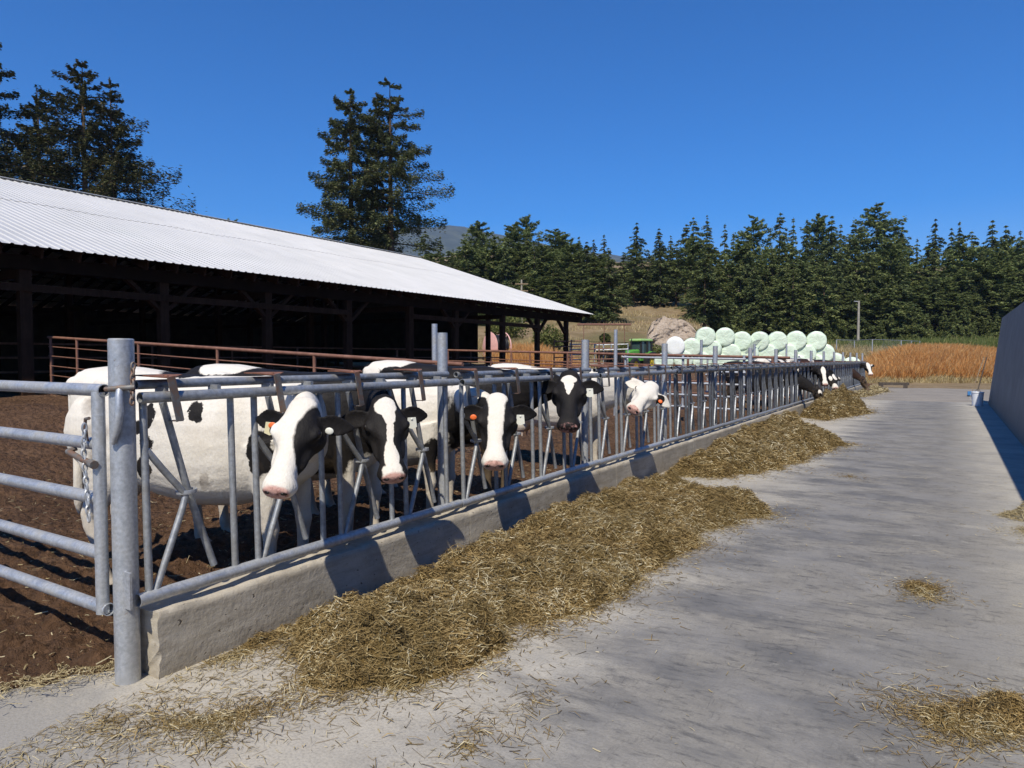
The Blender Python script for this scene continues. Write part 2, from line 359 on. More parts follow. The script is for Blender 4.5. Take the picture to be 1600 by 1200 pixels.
    M['wrapwhite'] = t.out(t.ramp(a, [(.3, (.78, .80, .76)), (.7, (.86, .87, .84))]), .36, 0, .5); t.bump(b, .45, .05)
    M['green'] = m_plain('green tractor paint', (.09, .30, .045), .35, 0, .15)
    M['palegreen'] = m_plain('sun bleached green roof', (.30, .48, .16), .45, 0, .15)
    M['yellow'] = m_plain('yellow rim paint', (.55, .42, .03), .45, 0, .15)
    M['black'] = m_plain('black rubber', (.018, .018, .018), .65, 0, .3)
    M['blackpipe'] = m_plain('black plastic', (.012, .012, .013), .45, 0, .3)
    M['pink'] = m_plain('faded pink paint', (.72, .42, .40), .6, 0, .12)
    M['whitepaint'] = m_plain('white plastic', (.74, .76, .80), .4, 0, .05)
    M['blue'] = m_plain('blue plastic', (.05, .19, .42), .5, 0, .2)
    M['wood'] = m_plain('grey wood', (.26, .19, .12), .85, 0, .3, 8)
    M['polewood'] = m_plain('weathered pole wood', (.33, .30, .25), .85, 0, .25, 4)
    M['darkwood'] = m_plain('dark old beam', (.075, .06, .048), .9, 0, .4, 8)
    M['tarp'] = m_plain('dark silage tarp', (.045, .042, .048), .5, 0, .35, 2)
    t = NT('cab glass'); M['glass'] = t.out((.045, .075, .075), .08, 0, .8)
    M['orange'] = m_plain('orange ear tag', (.80, .16, .035), .5, 0, .08)
    M['tagwhite'] = m_plain('pale ear tag', (.70, .70, .62), .5, 0, .08)
    M['tagyellow'] = m_plain('yellowish ear tag', (.66, .60, .38), .5, 0, .08)
    t = NT('eye'); M['eye'] = t.out((.010, .007, .006), .3, 0, .35)
    t = NT('chain link mesh'); M['wire'] = t.out((.36, .37, .38), .5, .5)
    return M
M = make_materials()

# ------------------------------------------------------------------ terrain
def polar(x, y):
    x = np.asarray(x, float); y = np.asarray(y, float)
    D = x*_F0[0]+y*_F0[1]; L = x*_R[0]+y*_R[1]
    u = 800+FPX*L/np.maximum(D, .5)
    return D, np.where(D > .5, u, 3000)
def terrain(x, y):
    x = np.asarray(x, float); y = np.asarray(y, float)
    D, u = polar(x, y)
    pen = np.clip(.055*(-x-4.5), 0, .68)*(1-sstep(27, 37, y))*(1-sstep(42, 60, D))
    a = np.interp(D, [0, 42, 50, 60, 82, 110, 250, 500], [0, 0, .9, 2.0, 3.2, 9, 34, 60])
    b = np.interp(D, [0, 44, 51, 57, 63, 72, 90, 120, 250, 500], [0, .1, .3, .6, 2.6, 4.6, 7.6, 13, 36, 60])
    c = np.interp(D, [0, 42, 52, 85, 120, 250, 500], [0, .3, 1.7, 6.2, 13, 38, 60])
    wr = sstep(1070, 1160, u); wl = sstep(830, 930, u)
    far = a*wr+(1-wr)*(b*wl+c*(1-wl))
    far = far+fbm(x/9, y/9, 4, 3)*1.6*sstep(48, 70, D)
    berm = .8*sstep(41.5, 46, D)*(1-sstep(49, 58, D))*sstep(1350, 1430, u)*(1-.4*sstep(1480, 1570, u))
    return np.maximum(pen, far)+berm
def tz(x, y): return float(terrain(x, y))

def build_ground():
    ang = np.concatenate([np.arange(-75, 75, .6), np.arange(75, 285, 3)])
    r = np.concatenate([np.linspace(.3, 40, 30), np.linspace(41, 130, 110), np.geomspace(133, 4600, 40)])
    A, Rr = np.meshgrid(np.radians(ang), r)
    X = Rr*(np.sin(A)*_R[0]+np.cos(A)*_F0[0]); Y = Rr*(np.sin(A)*_R[1]+np.cos(A)*_F0[1])
    Z = terrain(X, Y)-.10*(1-sstep(28, 42, polar(X, Y)[0]))
    n, m = X.shape
    V = np.stack([X, Y, Z], -1).reshape(-1, 3)
    i, j = np.meshgrid(np.arange(n-1), np.arange(m), indexing='ij'); j2 = (j+1) % m
    Q = np.stack([i*m+j, (i+1)*m+j, (i+1)*m+j2, i*m+j2], -1).reshape(-1, 4)[:, ::-1]
    tag(link('ground', np_mesh('ground', V, Q, True), M['ground']), kind='structure')
def grid_sheet(name, xs, ys, zf, m, smooth=True):
    X, Y = np.meshgrid(xs, ys); Z = zf(X, Y); n, k = X.shape
    V = np.stack([X, Y, Z], -1).reshape(-1, 3)
    i, j = np.meshgrid(np.arange(n-1), np.arange(k-1), indexing='ij')
    Q = np.stack([i*k+j, i*k+j+1, (i+1)*k+j+1, (i+1)*k+j], -1).reshape(-1, 4)
    return link(name, np_mesh(name, V, Q, smooth), m)
def build_setting():
    build_ground()
    tag(grid_sheet('feed_lane', np.linspace(-6.5, 2.4, 20), np.linspace(-4, 29.2, 60), lambda X, Y: X*0, M['lane']), kind='structure')
    tag(grid_sheet('dirt_road', np.linspace(-3.6, 14, 60), np.linspace(29.0, 44, 60), lambda X, Y: .012+fbm(X/1.5, Y/1.5, 4, 8)*.06-.05*(1-sstep(29.0, 29.8, Y+fbm(X*2, Y*2, 3, 2)*1.2))-.15*sstep(41, 44, Y), M['road']), kind='structure')
    # pen soil: rises to the barn, ragged edge over the slab in front of the gate
    xs = np.concatenate([np.arange(-2.6, -6.0, -.022), np.arange(-6.0, -12, -.10), np.arange(-12, -46, -.6)])[::-1]
    ys = np.concatenate([np.arange(-3, .6, .12), np.arange(.6, 5.5, .026), np.arange(5.5, 14, .10), np.arange(14, 46, .6)])
    def soil(X, Y):
        base = np.clip(.055*(-X-4.5), 0, .68)
        lump = fbm(X*2.2, Y*2.2, 3, 1)*.12+np.abs(fbm(X*6, Y*6, 4, 5))*.24*(.45+sstep(-4.2, -3.6, X)*.4+.5*(1-sstep(1.6, 2.4, Y)))+np.abs(fbm(X*11, Y*11, 3, 9))*.15+fbm(X*20, Y*20, 2, 29)*.05
        churn = fbm(X*.6, Y*.6, 3, 22)*.10*sstep(-6, -12, X)
        mound = .42*np.exp(-(((X+11.6)/2.2)**2+((Y-5.0)/1.3)**2))
        z = base+lump+churn+mound+.015
        # its edge runs from the first post toward the camera's lower left
        ex = -3.42-(1.83-Y)*.47+fbm(X*3, Y*3, 3, 4)*.35
        front = sstep(-.02, .28, ex-X)
        inside = np.where(Y < 1.95, front, sstep(0, .05, -3.47-X+0*Y))
        return np.where(inside > 0, -.05+(z+.05)*inside, -.06)
    tag(grid_sheet('pen_soil', xs, ys, soil, M['soil']), kind='structure')
    # distant wooded mountain
    a = np.linspace(-60, 60, 200); rr = np.linspace(1500, 4200, 40)
    A, Rr = np.meshgrid(np.radians(a), rr)
    X = Rr*(np.sin(A)*_R[0]+np.cos(A)*_F0[0]); Y = Rr*(np.sin(A)*_R[1]+np.cos(A)*_F0[1])
    u = 800+FPX*np.tan(A)
    H = np.interp(u, [-1200, 200, 560, 640, 700, 760, 840, 1000, 1400, 2600], [150, 330, 470, 520, 545, 525, 480, 400, 250, 200])
    Z = H*sstep(1400, 3000, Rr)*(1-.6*sstep(3100, 4200, Rr))+fbm(X/300, Y/300, 5, 31)*90*sstep(1500, 2500, Rr)
    n, m = X.shape; V = np.stack([X, Y, Z], -1).reshape(-1, 3)
    i, j = np.meshgrid(np.arange(n-1), np.arange(m-1), indexing='ij')
    Q = np.stack([i*m+j, i*m+j+1, (i+1)*m+j+1, (i+1)*m+j], -1).reshape(-1, 4)
    tag(link('distant_mountain', np_mesh('distant_mountain', V, Q, True), M['mountain']), kind='structure')
    # cut sand bank on the slope above the bales
    c = at_d(1052, 520, 59)
    def bank(X, Y):
        d = np.sqrt((X/2.15)**2+(Y/1.2)**2)
        return (1.0*(1-sstep(.75, 1.05, d))+fbm(X*1.4, Y*1.4, 4, 12)*.5-.15)
    n = 60; a = np.linspace(-2.4, 2.4, n); b = np.linspace(-.6, 2.9, n); L, S = np.meshgrid(a, b)
    prof = np.sqrt(np.clip(1-(L/2.2)**2, 0, 1))
    hgt = np.clip(S, 0, 3)/2.9*2.3*np.clip(prof**.7*(1+fbm(L*1.1, L*0, 4, 16)*.35), 0, 1.2)
    dep = hgt*.45+fbm(L*1.2, S*1.2, 5, 15)*1.3+np.abs(fbm(L*4, S, 4, 19))*.6
    z0 = CAMH+22*59/1080
    X = c.x+L*_R[0]+dep*_F0[0]; Y = c.y+L*_R[1]+dep*_F0[1]; Z = z0+hgt+np.where(S < 0, S*3, 0)
    V = np.stack([X, Y, Z], -1).reshape(-1, 3)
    i, j = np.meshgrid(np.arange(n-1), np.arange(n-1), indexing='ij')
    Q = np.stack([i*n+j, i*n+j+1, (i+1)*n+j+1, (i+1)*n+j], -1).reshape(-1, 4)
    tag(link('sand_bank', np_mesh('sand_bank', V, Q, True), M['sand']), kind='structure')

# ------------------------------------------------------------------ feed curb and headlock fence
XF = -3.33
def slope(y): return -.0026*(y-2)
def build_curb():
    x0, x1 = -3.465, -3.275
    V = []; Q = []; ny = 0
    edges = [1.935, 4.6, 7.6, 10.6, 13.6, 16.6, 19.6, 22.6, 25.6, 28.6, 31.6, 34.6, 39.5]
    for s0, s1 in zip(edges[:-1], edges[1:]):
        step = .025 if s0 < 5 else (.06 if s0 < 11 else .25)
        ys = np.arange(s0, s1-.004, step); ys = np.append(ys, s1-.006)
        zt = np.interp(ys, [2, 40], [.338, .275])
        prof = []
        nz = 14
        for k in range(nz+1): prof.append((1, k/nz))
        for k in range(1, 6): prof.append((1-k/5, 1))
        prof.append((0, -.1))
        P = np.array(prof); b = len(V)
        for y, z in zip(ys, zt):
            fx = P[:, 0]; fz = P[:, 1]
            e = .5+.5*np.clip((y-1.935)/.15, 0, 1)
            rough = fbm(np.full(len(P), y*9), fz*3+fx*2, 4, 41)*.009
            endr = fbm(fz*9, np.full(len(P), y*14)+fx*3, 4, 44)*.05*np.exp(-(y-1.935)/.05)
            topc = -np.abs(fbm(np.full(len(P), y*5), fx*0, 4, 47))*.03
            corner = np.where((fz > .96) & (fx > .8), 1, 0)
            X = x0+(x1-x0)*fx+rough*.45*(fx > .9)-corner*.012
            Z = z*fz+(fz > .9)*(topc+rough*.6)-corner*.004-.02*(fz <= 0)
            Y = y+endr*(y < 2.0)+np.where(fx > .9, .012*np.abs(vnoise(fz*13, fz*0+3, 5))*(y < 1.95), 0)
            for p in zip(X, Y, Z): V.append(p)
        n = len(P); m = len(ys)
        for i in range(m-1):
            for j in range(n-1): Q.append((b+i*n+j, b+(i+1)*n+j, b+(i+1)*n+j+1, b+i*n+j+1))
        # end caps as fans of quads front-to-back
        for i, flip in ((0, False), (m-1, True)):
            o = b+i*n
            for j in range(nz-1):
                q = (o+j, o+j+1, o+n-1, o+n-1)
                Q.append(q)
            for j in range(nz-1, n-2): Q.append((o+j, o+j+1, o+n-1, o+n-1))
    me = bpy.data.meshes.new('feed_curb'); me.from_pydata(V, [], [tuple(dict.fromkeys(q)) for q in Q]); me.update()
    bm = bmesh.new(); bm.from_mesh(me); bmesh.ops.recalc_face_normals(bm, faces=bm.faces[:]); bm.to_mesh(me); bm.free()
    me.polygons.foreach_set('use_smooth', [True]*len(me.polygons)); me.set_sharp_from_angle(angle=math.radians(50))
    tag(link('feed_curb', me, M['curb']), 'low pitted concrete curb running along the foot of the headlock fence', 'curb')

def make_panel(kind):
    t = thing('headlock_panel')
    L = 2.60; pitch = .65; n = 4
    bars = 12 if kind == 'A' else 8
    b = MB(); b.pipe((0, 0, 1.40), (0, L, 1.40), .0285, 14); b.build('top_rail', M['lock' if kind == 'A' else 'lockdark'], t)
    b = MB(); b.pipe((-.085, .03, 1.462), (-.085, L-.02, 1.462), .024, 12)
    for k in range(n):
        for dy in ((.12, .42) if kind == 'A' else (.05, .2, .35, .5)):
            b.box((-.045, .02+pitch*k+dy, 1.432), (.085, .022, .036))
            if kind != 'A': b.beam((-.06, .02+pitch*k+dy, 1.482), (.012, .04+pitch*k+dy, 1.436), .06, .006)
    b.build('rear_rail', M['lock'], t)
    b = MB(); b.pipe((0, -.03, .405), (0, L+.03, .405), .033, 14); b.build('bottom_rail', M['galv' if kind == 'A' else 'lock'], t)
    for k in range(n):
        y = .035+pitch*k
        for dy in (0, .495):
            b = MB(); b.tube([(-.012, y+dy, .42), (-.036, y+dy, 1.39)], .0185 if kind == 'A' else .021, bars); b.build('stanchion_bar', M['lock' if kind == 'A' else 'lockdark'], t)
        # fixed bent neck bar
        b = MB(); b.tube([(-.03, y+.012, 1.135), (-.03, y+.10, 1.02), (-.03, y+.195, .905), (-.03, y+.215, .87), (-.026, y+.19, .80), (-.008, y+.03, .425)], .0175, bars)
        b.build('neck_bar', M['lock'], t)
        # swinging lock bar with its clamp ring
        b = MB(); b.tube([(-.055, y+.115, 1.37), (-.068, y+.25, .90), (-.068, y+.40, .455)], .019 if kind == 'A' else .024, bars)
        sw = b.build('lock_bar', M['lock' if kind == 'A' else 'lockdark'], t)
        b = MB(); cy = y+.232; pts = []
        for q in range(14):
            a = 2*PI*q/14; pts.append((-.049+.044*math.sin(a), cy+.052*math.cos(a), .893))
        b.tube(pts, [(.0045, .012)]*14, 6, closed=True); b.build('clamp_ring', M['galv'], sw)
        # rusty release plate riding on the rear rail, lever hanging over the front rail
        b = MB(); py = y+.10
        tri = [(-.14, py-.085), (-.03, py-.10), (.038, py-.008), (.038, py+.02), (-.03, py+.11), (-.14, py+.07)]
        b.rings([[(x, yy, 1.493+.012*(x < 0)) for x, yy in tri], [(x, yy, 1.499+.012*(x < 0)) for x, yy in tri]])
        b.ell((.0, py, 1.503), (.016, .016, .009), 8, 4)
        pl = b.build('release_plate', M['rust'], t)
        b = MB(); b.beam((.036, py+.006, 1.502), (.036, py+.052, 1.275), .006, .042, (0, 1, 0))
        b.beam((.033, py+.052, 1.275), (-.055, py+.056, 1.272), .040, .005)
        b.build('release_lever', M['rustgalv'], pl)
    return t
PY = [1.90+2.67*i for i in range(14)]
def build_fence():
    A = make_panel('A'); B = make_panel('B')
    whereA = ['nearest galvanised headlock panel beside the gate post, holding the white cow body and first head',
              'headlock panel holding the white blazed cow with two tagged ears, after the nearest panel',
              'headlock panel where the black faced cow and the tilted white head lean out']
    whereB = ['headlock panel just past the tilted white cow head', 'empty headlock panel in front of the galvanised pen gate',
              'headlock panel beside the start of the middle hay pile', 'headlock panel alongside the thick of the middle hay pile',
              'headlock panel just before the group of black feeding cows', 'headlock panel where the black cows feed over the far hay pile',
              'headlock panel just beyond the black feeding cows', 'bare far headlock panel between the two groups of feeding cows, its nearer one',
              'bare far headlock panel between the two groups of feeding cows, its farther one', 'headlock panel just before the last feeding cows',
              'last headlock panel at the far end with cows at its foot']
    for i in range(14):
        src = A if i < 3 else B
        o = src if i in (0, 3) else copy_tree(src)
        o.location = (XF, PY[i], slope(PY[i]))
        tag(o, (whereA+whereB)[i], 'headlock fence', 'headlock panels along the feed curb')
    # posts behind the panels
    labs = ['galvanised post between the second and third cow heads, standing tall above the rail', 'galvanised post rising behind the black faced cow with a white forehead triangle',
            'galvanised post just past the tilted white cow head', 'galvanised post in front of the pile of pale green bales at its left end',
            'galvanised post beside the torn flap of bale wrap', 'galvanised post behind the middle hay pile, under the middle of the bale stack',
            'galvanised post under the right half of the bale stack, nearer one', 'galvanised post just before the black feeding cows, under the right end bales',
            'galvanised post at the black feeding cows', 'far thin post right after the black feeding cows', 'far thin post in front of the chain link corner',
            'far thin post before the end of the headlock fence', 'far thin post near the last feeding cows', 'last thin post where the headlock fence ends at russet weeds']
    b = MB(); b.tube([(0, 0, -.2), (0, 0, 1.80)], .043, 16); me = b.mesh('fence_post')
    for i in range(14):
        y = 4.53+2.675*i
        o = link('fence_post', me, M['galv']); o.location = (-3.50, y, 0)
        tag(o, labs[i], 'post', 'posts of the headlock fence')
def chain(name, pts, r, w, parent, m):
    """links one after the other along a polyline"""
    pts = [Vector(p) for p in pts]; b = MB(); k = 0
    L = w*2.1
    for p0, p1 in zip(pts[:-1], pts[1:]):
        d = p1-p0; n = max(1, round(d.length/L)); t = d.normalized()
        side = t.cross(Vector((0, 1, 0)) if abs(t.y) < .9 else Vector((1, 0, 0))).normalized(); oth = t.cross(side)
        for q in range(n):
            c = p0+d*((q+.5)/n); s = side if k % 2 else oth; k += 1
            s = (s*.8+(oth if k % 2 else side)*.5).normalized()
            ring = []
            for a in range(10):
                an = 2*PI*a/10; ring.append(c+t*(w*1.25*math.cos(an))+s*(w*.62*math.sin(an)))
            b.tube(ring, r, 6, closed=True)
    return b.build(name, m, parent)
def build_gate():
    g = thing('pipe_gate', (-3.475, 1.79, 0), label='galvanised five rail pipe gate at the left, chained to the first post', cat='gate')
    Lg = -3.2
    for z in (1.439, 1.174, .905, .634, .365):
        e = .035 if z in (1.439, .365) else -.03
        b = MB(); b.pipe((Lg, 0, z), (e, 0, z), .031, 16); b.build('gate_rail', M['galv'], g)
    b = MB(); b.tube([(.0, -.012, .345), (.0, -.012, 1.43)], .030, 16); b.build('gate_stile', M['galv'], g)
    b = MB(); b.tube([(Lg+.03, 0, .335), (Lg+.03, 0, 1.47)], .031, 14); b.build('gate_stile', M['galv'], g)
    b = MB(); b.tube([(-.25, -.035, 1.126), (-.10, -.045, 1.10), (.03, -.05, 1.085)], .015, 10)
    b.tube([(-.245, -.03, 1.13), (-.24, -.0, 1.14)], .013, 8); b.tube([(-.005, -.05, 1.089), (.032, -.053, 1.083)], .021, 10)
    b.build('latch_pin', M['rustgalv'], g)
    b = MB(); b.tube([(-.07, -.032, 1.19), (-.07, -.04, 1.27), (-.055, -.045, 1.30), (-.02, -.045, 1.305)], .008, 8); b.build('chain_hook', M['rustgalv'], g)
    chain('gate_chain', [(-.055, -.05, 1.275), (-.06, -.055, 1.15), (-.048, -.05, .95), (-.035, -.05, .80)], .0055, .016, g, M['galv'])
    p = link('gate_post', MB().tube([(0, 0, -.2), (0, 0, 1.685), (0, 0, 1.69)], [.0575, .0575, .052], 28).mesh('gate_post'), M['galv'], None, (-3.395, 1.85, 0))
    tag(p, 'thick galvanised gate post at the left with a bent handle and chain', 'post')
    b = MB(); b.tube([(.058, -.042, 1.455), (.068, -.050, 1.42), (.070, -.052, 1.34), (.058, -.060, 1.26), (.030, -.068, 1.185)], [.014, .018, .021, .020, .013], 12)
    b.build('handle', M['galv'], p)
    b = MB(); b.tube([(.015, -.072, 1.447), (.06, -.045, 1.452), (.105, .005, 1.455)], .014, 10); b.tube([(.0, -.078, 1.447), (.015, -.072, 1.447)], .012, 8); b.build('hinge_pin', M['rustgalv'], p)
    chain('post_chain', [(.082, .012, 1.57), (.092, .0, 1.46), (.10, -.008, 1.375)], .0055, .015, p, M['rustgalv'])
    b = MB(); b.box((.072, -.03, .47), (.05, .012, .18)); b.build('bracket', M['galv'], p)
    chain('foot_chain', [(-.072, .0, .32), (-.078, -.01, .20), (-.074, -.012, .06)], .005, .014, p, M['rustgalv'])

# ------------------------------------------------------------------ other pipework in the pen
def build_pen_pipes():
    # tall posts of the second row
    labs = ['tall thin galvanised post behind the black backed cow, left of the thick post', 'tall galvanised pen post left of the green tractor',
            'tall galvanised pen post in front of the bale stack', 'tall galvanised pen post behind the torn bale wrap', 'tall galvanised pen post under the right part of the bale stack']
    for (u, v), l in zip(((679, 506), (962, 515), (1096, 531), (1179, 538), (1229, 537)), labs):
        p = at_x(u, v, -6.8); z = tz(p.x, p.y)
        o = link('pen_post', MB().tube([(0, 0, -.2), (0, 0, p.z-z)], .045, 14).mesh('pen_post'), M['galv'], None, (p.x, p.y, z))
        tag(o, l, 'post', 'second row of pen posts')
    # galvanised cross gates from those posts to the feed fence
    for y, l in ((15.9, 'galvanised cross gate in the pen right of the green tractor'), (22.9, 'far galvanised cross gate in the pen below the bale stack')):
        g = thing('cross_gate', (-6.7, y, tz(-6.7, y)), label=l, cat='gate', group='galvanised cross gates in the pen')
        z0 = tz(-6.7, y)
        for h in (1.48, 1.18, .9, .62, .34):
            MB().tube([(0, 0, h), (2.95, 0, h-z0*.4)], .026, 10).build('gate_rail', M['galv'], g)
        for x in (.05, 1.5, 2.9):
            MB().tube([(x, 0.05, .25), (x, .05, 1.52)], .03, 10).build('gate_stile', M['galv'], g)
    # rusty cross fence running up to the barn
    def rustfence(y, x0, x1, zt0, zt1, rails, posts, label, side_r, top_r):
        f = thing('rusty_pipe_fence', (x0, y, 0), label=label, cat='fence')
        def top(x): return zt0+(zt1-zt0)*(x-x0)/(x1-x0)
        MB().tube([(0, 0, zt0), (x1-x0, 0, zt1)], top_r, 12).build('top_rail', M['rustpipe'], f)
        for d in rails: MB().tube([(0, .0, zt0-d), (x1-x0, .0, zt1-d)], side_r, 8).build('side_rail', M['rustpipe'], f)
        for x in posts: MB().tube([(x-x0, 0.0, tz(x, y)-.2), (x-x0, 0.0, top(x))], top_r*.95, 10).build('post', M['rustpipe'], f)
    rustfence(7.7, -17.1, -5.6, 2.05, 1.50, (.21, .42, .64, .85), [-17.0, -15.857, -13.5, -11.0, -8.52, -6.05], 'rusty pipe fence with thin rails crossing the pen behind the white cow', .011, .029)
    rustfence(22, -20, -3.9, 1.95, 1.58, (.42, .82, 1.2), [-19.4, -16.72, -13.75, -11.38, -9.2, -7.01, -4.4], 'far rusty pipe fence crossing the pen before the tractor and bales', .022, .04)
    rustfence(25.5, -19.5, -8, 1.93, 1.62, (.35, .7, 1.05), [-19, -17, -15, -13, -11, -9], 'second far rusty pipe fence close to the barn end', .02, .034)

# ------------------------------------------------------------------ barn
EX, EZ, RX, RZ, Y0, Y1 = -16.55, 4.0, -28.75, 7.97, -4.0, 34.85
def build_barn():
    t = thing('barn', (EX, 15, .68), label='long open sided timber barn with a white ribbed metal roof', cat='barn')
    def P(x, y, z): return (x-EX, y-15, z-.68)
    # near roof slope with its ribs, in two sheet courses
    def slope_sheet(sx):
        b = MB()
        rib = .235; ys = []
        y = Y0
        while y < Y1-.1:
            for dy, h in ((0, 0), (.12, 0), (.145, .022), (.185, .022), (.21, 0)): ys.append((y+dy, h))
            y += rib
        ys.append((Y1, 0))
        V = []; F = []
        run = RX-EX; rise = RZ-EZ
        for s0, s1, lift in ((-.015, .56, .0), (.545, 1.0, .012)):
            bb = len(V)
            for yy, h in ys:
                for s in (s0, (s0+s1)/2, s1):
                    sag = .012*math.sin(yy*1.7+s*5)
                    x = EX+run*s; z = EZ+rise*s+lift+h+sag*(s > 0.02)*(s < .98)
                    if sx < 0: x = 2*RX-x
                    V.append(P(x, yy, z))
            for i in range(len(ys)-1):
                for k in range(2):
                    a = bb+i*3+k; F.append((a, a+1, a+4, a+3))
        me = bpy.data.meshes.new('roof'); me.from_pydata(V, [], F); me.update()
        return me
    link('roof', slope_sheet(1), M['roof'], t); link('roof', slope_sheet(-1), M['roof'], t)
    b = MB(); b.beam(P(RX, Y0, RZ+.05), P(RX, Y1, RZ+.05), .35, .02); b.build('ridge_cap', M['roof'], t)
    # rafters with visible tails
    y = Y1-.15; k = 0
    b = MB()
    while y > Y0:
        s = -.004
        b.beam(P(EX-.04, y, EZ-.155), P(RX, y, RZ-.17), .05, .24)
        b.beam(P(2*RX-EX, y, EZ-.16), P(RX, y, RZ-.175), .05, .24)
        y -= .78
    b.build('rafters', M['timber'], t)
    b = MB()
    for s in np.linspace(.06, .97, 13):
        x = EX+(RX-EX)*s; z = EZ+(RZ-EZ)*s-.050
        b.box(P(x, (Y0+Y1)/2, z), (.09, Y1-Y0-.1, .036)); b.box(P(2*RX-x, (Y0+Y1)/2, z), (.09, Y1-Y0-.1, .036))
    b.build('purlins', M['timber'], t)
    px = EX-.62
    MB().beam(P(px+.1, Y0, 3.67), P(px+.1, Y1-.2, 3.67), .09, .32).build('header_beam', M['timbershade'], t)
    MB().beam(P(px-.1, Y0, 3.67), P(px-.1, Y1-.2, 3.67), .09, .32).build('header_beam', M['timbershade'], t)
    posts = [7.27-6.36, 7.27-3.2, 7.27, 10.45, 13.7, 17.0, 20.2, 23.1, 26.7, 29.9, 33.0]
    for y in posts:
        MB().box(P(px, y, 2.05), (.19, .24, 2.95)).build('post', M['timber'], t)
        if y > 8 and (round(y) in (10, 17, 23, 30, 33, 14)):
            b = MB()
            b.beam(P(px, y, 2.75), P(px, y-.95, 3.55), .09, .16, (1, 0, 0))
            if y < 32: b.beam(P(px, y, 2.75), P(px, y+.95, 3.55), .09, .16, (1, 0, 0))
            b.build('knee_brace', M['timber'], t)
    MB().beam(P(px+.13, 7.2, 3.12), P(px+.13, 17.05, 3.10), .045, .17).build('girt', M['timber'], t)
    MB().beam(P(px+.13, 7.2, 3.12), P(px+.4, 1.0, 3.10), .045, .17).build('girt', M['timber'], t)
    MB().beam(P(px+.13, 20.2, 3.14), P(px+.13, 30.0, 3.1), .045, .17).build('girt', M['timber'], t)
    # back wall, end walls and inner rows of posts
    bx = 2*RX-EX+.75
    b = MB()
    y = Y0
    while y < Y1-.3:
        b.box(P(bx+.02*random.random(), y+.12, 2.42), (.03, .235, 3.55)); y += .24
    b.build('back_wall', M['wallboard'], t)
    b = MB(); x = bx
    while x < -24.1:
        top = EZ+(RZ-EZ)*(1-abs(x-RX)/(EX-RX))-.2
        b.box(P(x, Y1-.3+.02*random.random(), (1.25+top)/2), (.235, .03, top-1.25)); x += .24
    b.build('gable_wall', M['wallboard'], t)
    b = MB(); x = bx
    while x < EX-3:
        top = EZ+(RZ-EZ)*(1-abs(x-RX)/(EX-RX))-.2
        b.box(P(x, Y0+.3, (.68+top)/2), (.235, .03, top-.68)); x += .24
    b.build('gable_wall', M['wallboard'], t)
    for x in (-22.6, RX, -35):
        for y in (7.3, 13.7, 20.2, 26.7, 33.6):
            top = EZ+(RZ-EZ)*(1-abs(x-RX)/(EX-RX))-.25
            MB().box(P(x, y, (.5+top)/2), (.22, .22, top-.5)).build('inner_post', M['timber'], t)
        top = EZ+(RZ-EZ)*(1-abs(x-RX)/(EX-RX))-.4
        MB().beam(P(x, Y0, top), P(x, Y1-.3, top), .12, .25).build('inner_beam', M['timber'], t)
    for y in (7.3, 13.7, 20.2, 26.7):
        MB().beam(P(px, y, 3.45), P(bx, y, 3.45), .06, .2).build('tie_beam', M['timber'], t)
    # stall rails inside
    f = thing('stall_rail_fence', (-22, 20, .68), label='dim pipe stall fence inside the dark barn', cat='fence')
    for h in (.5, .9, 1.3): MB().tube([(0, -16, h), (0, 14, h)], .03, 8).build('side_rail', M['rustpipe'], f)
    for y in range(-16, 15, 3): MB().tube([(0, y, -.2), (0, y, 1.32)], .035, 8).build('post', M['rustpipe'], f)

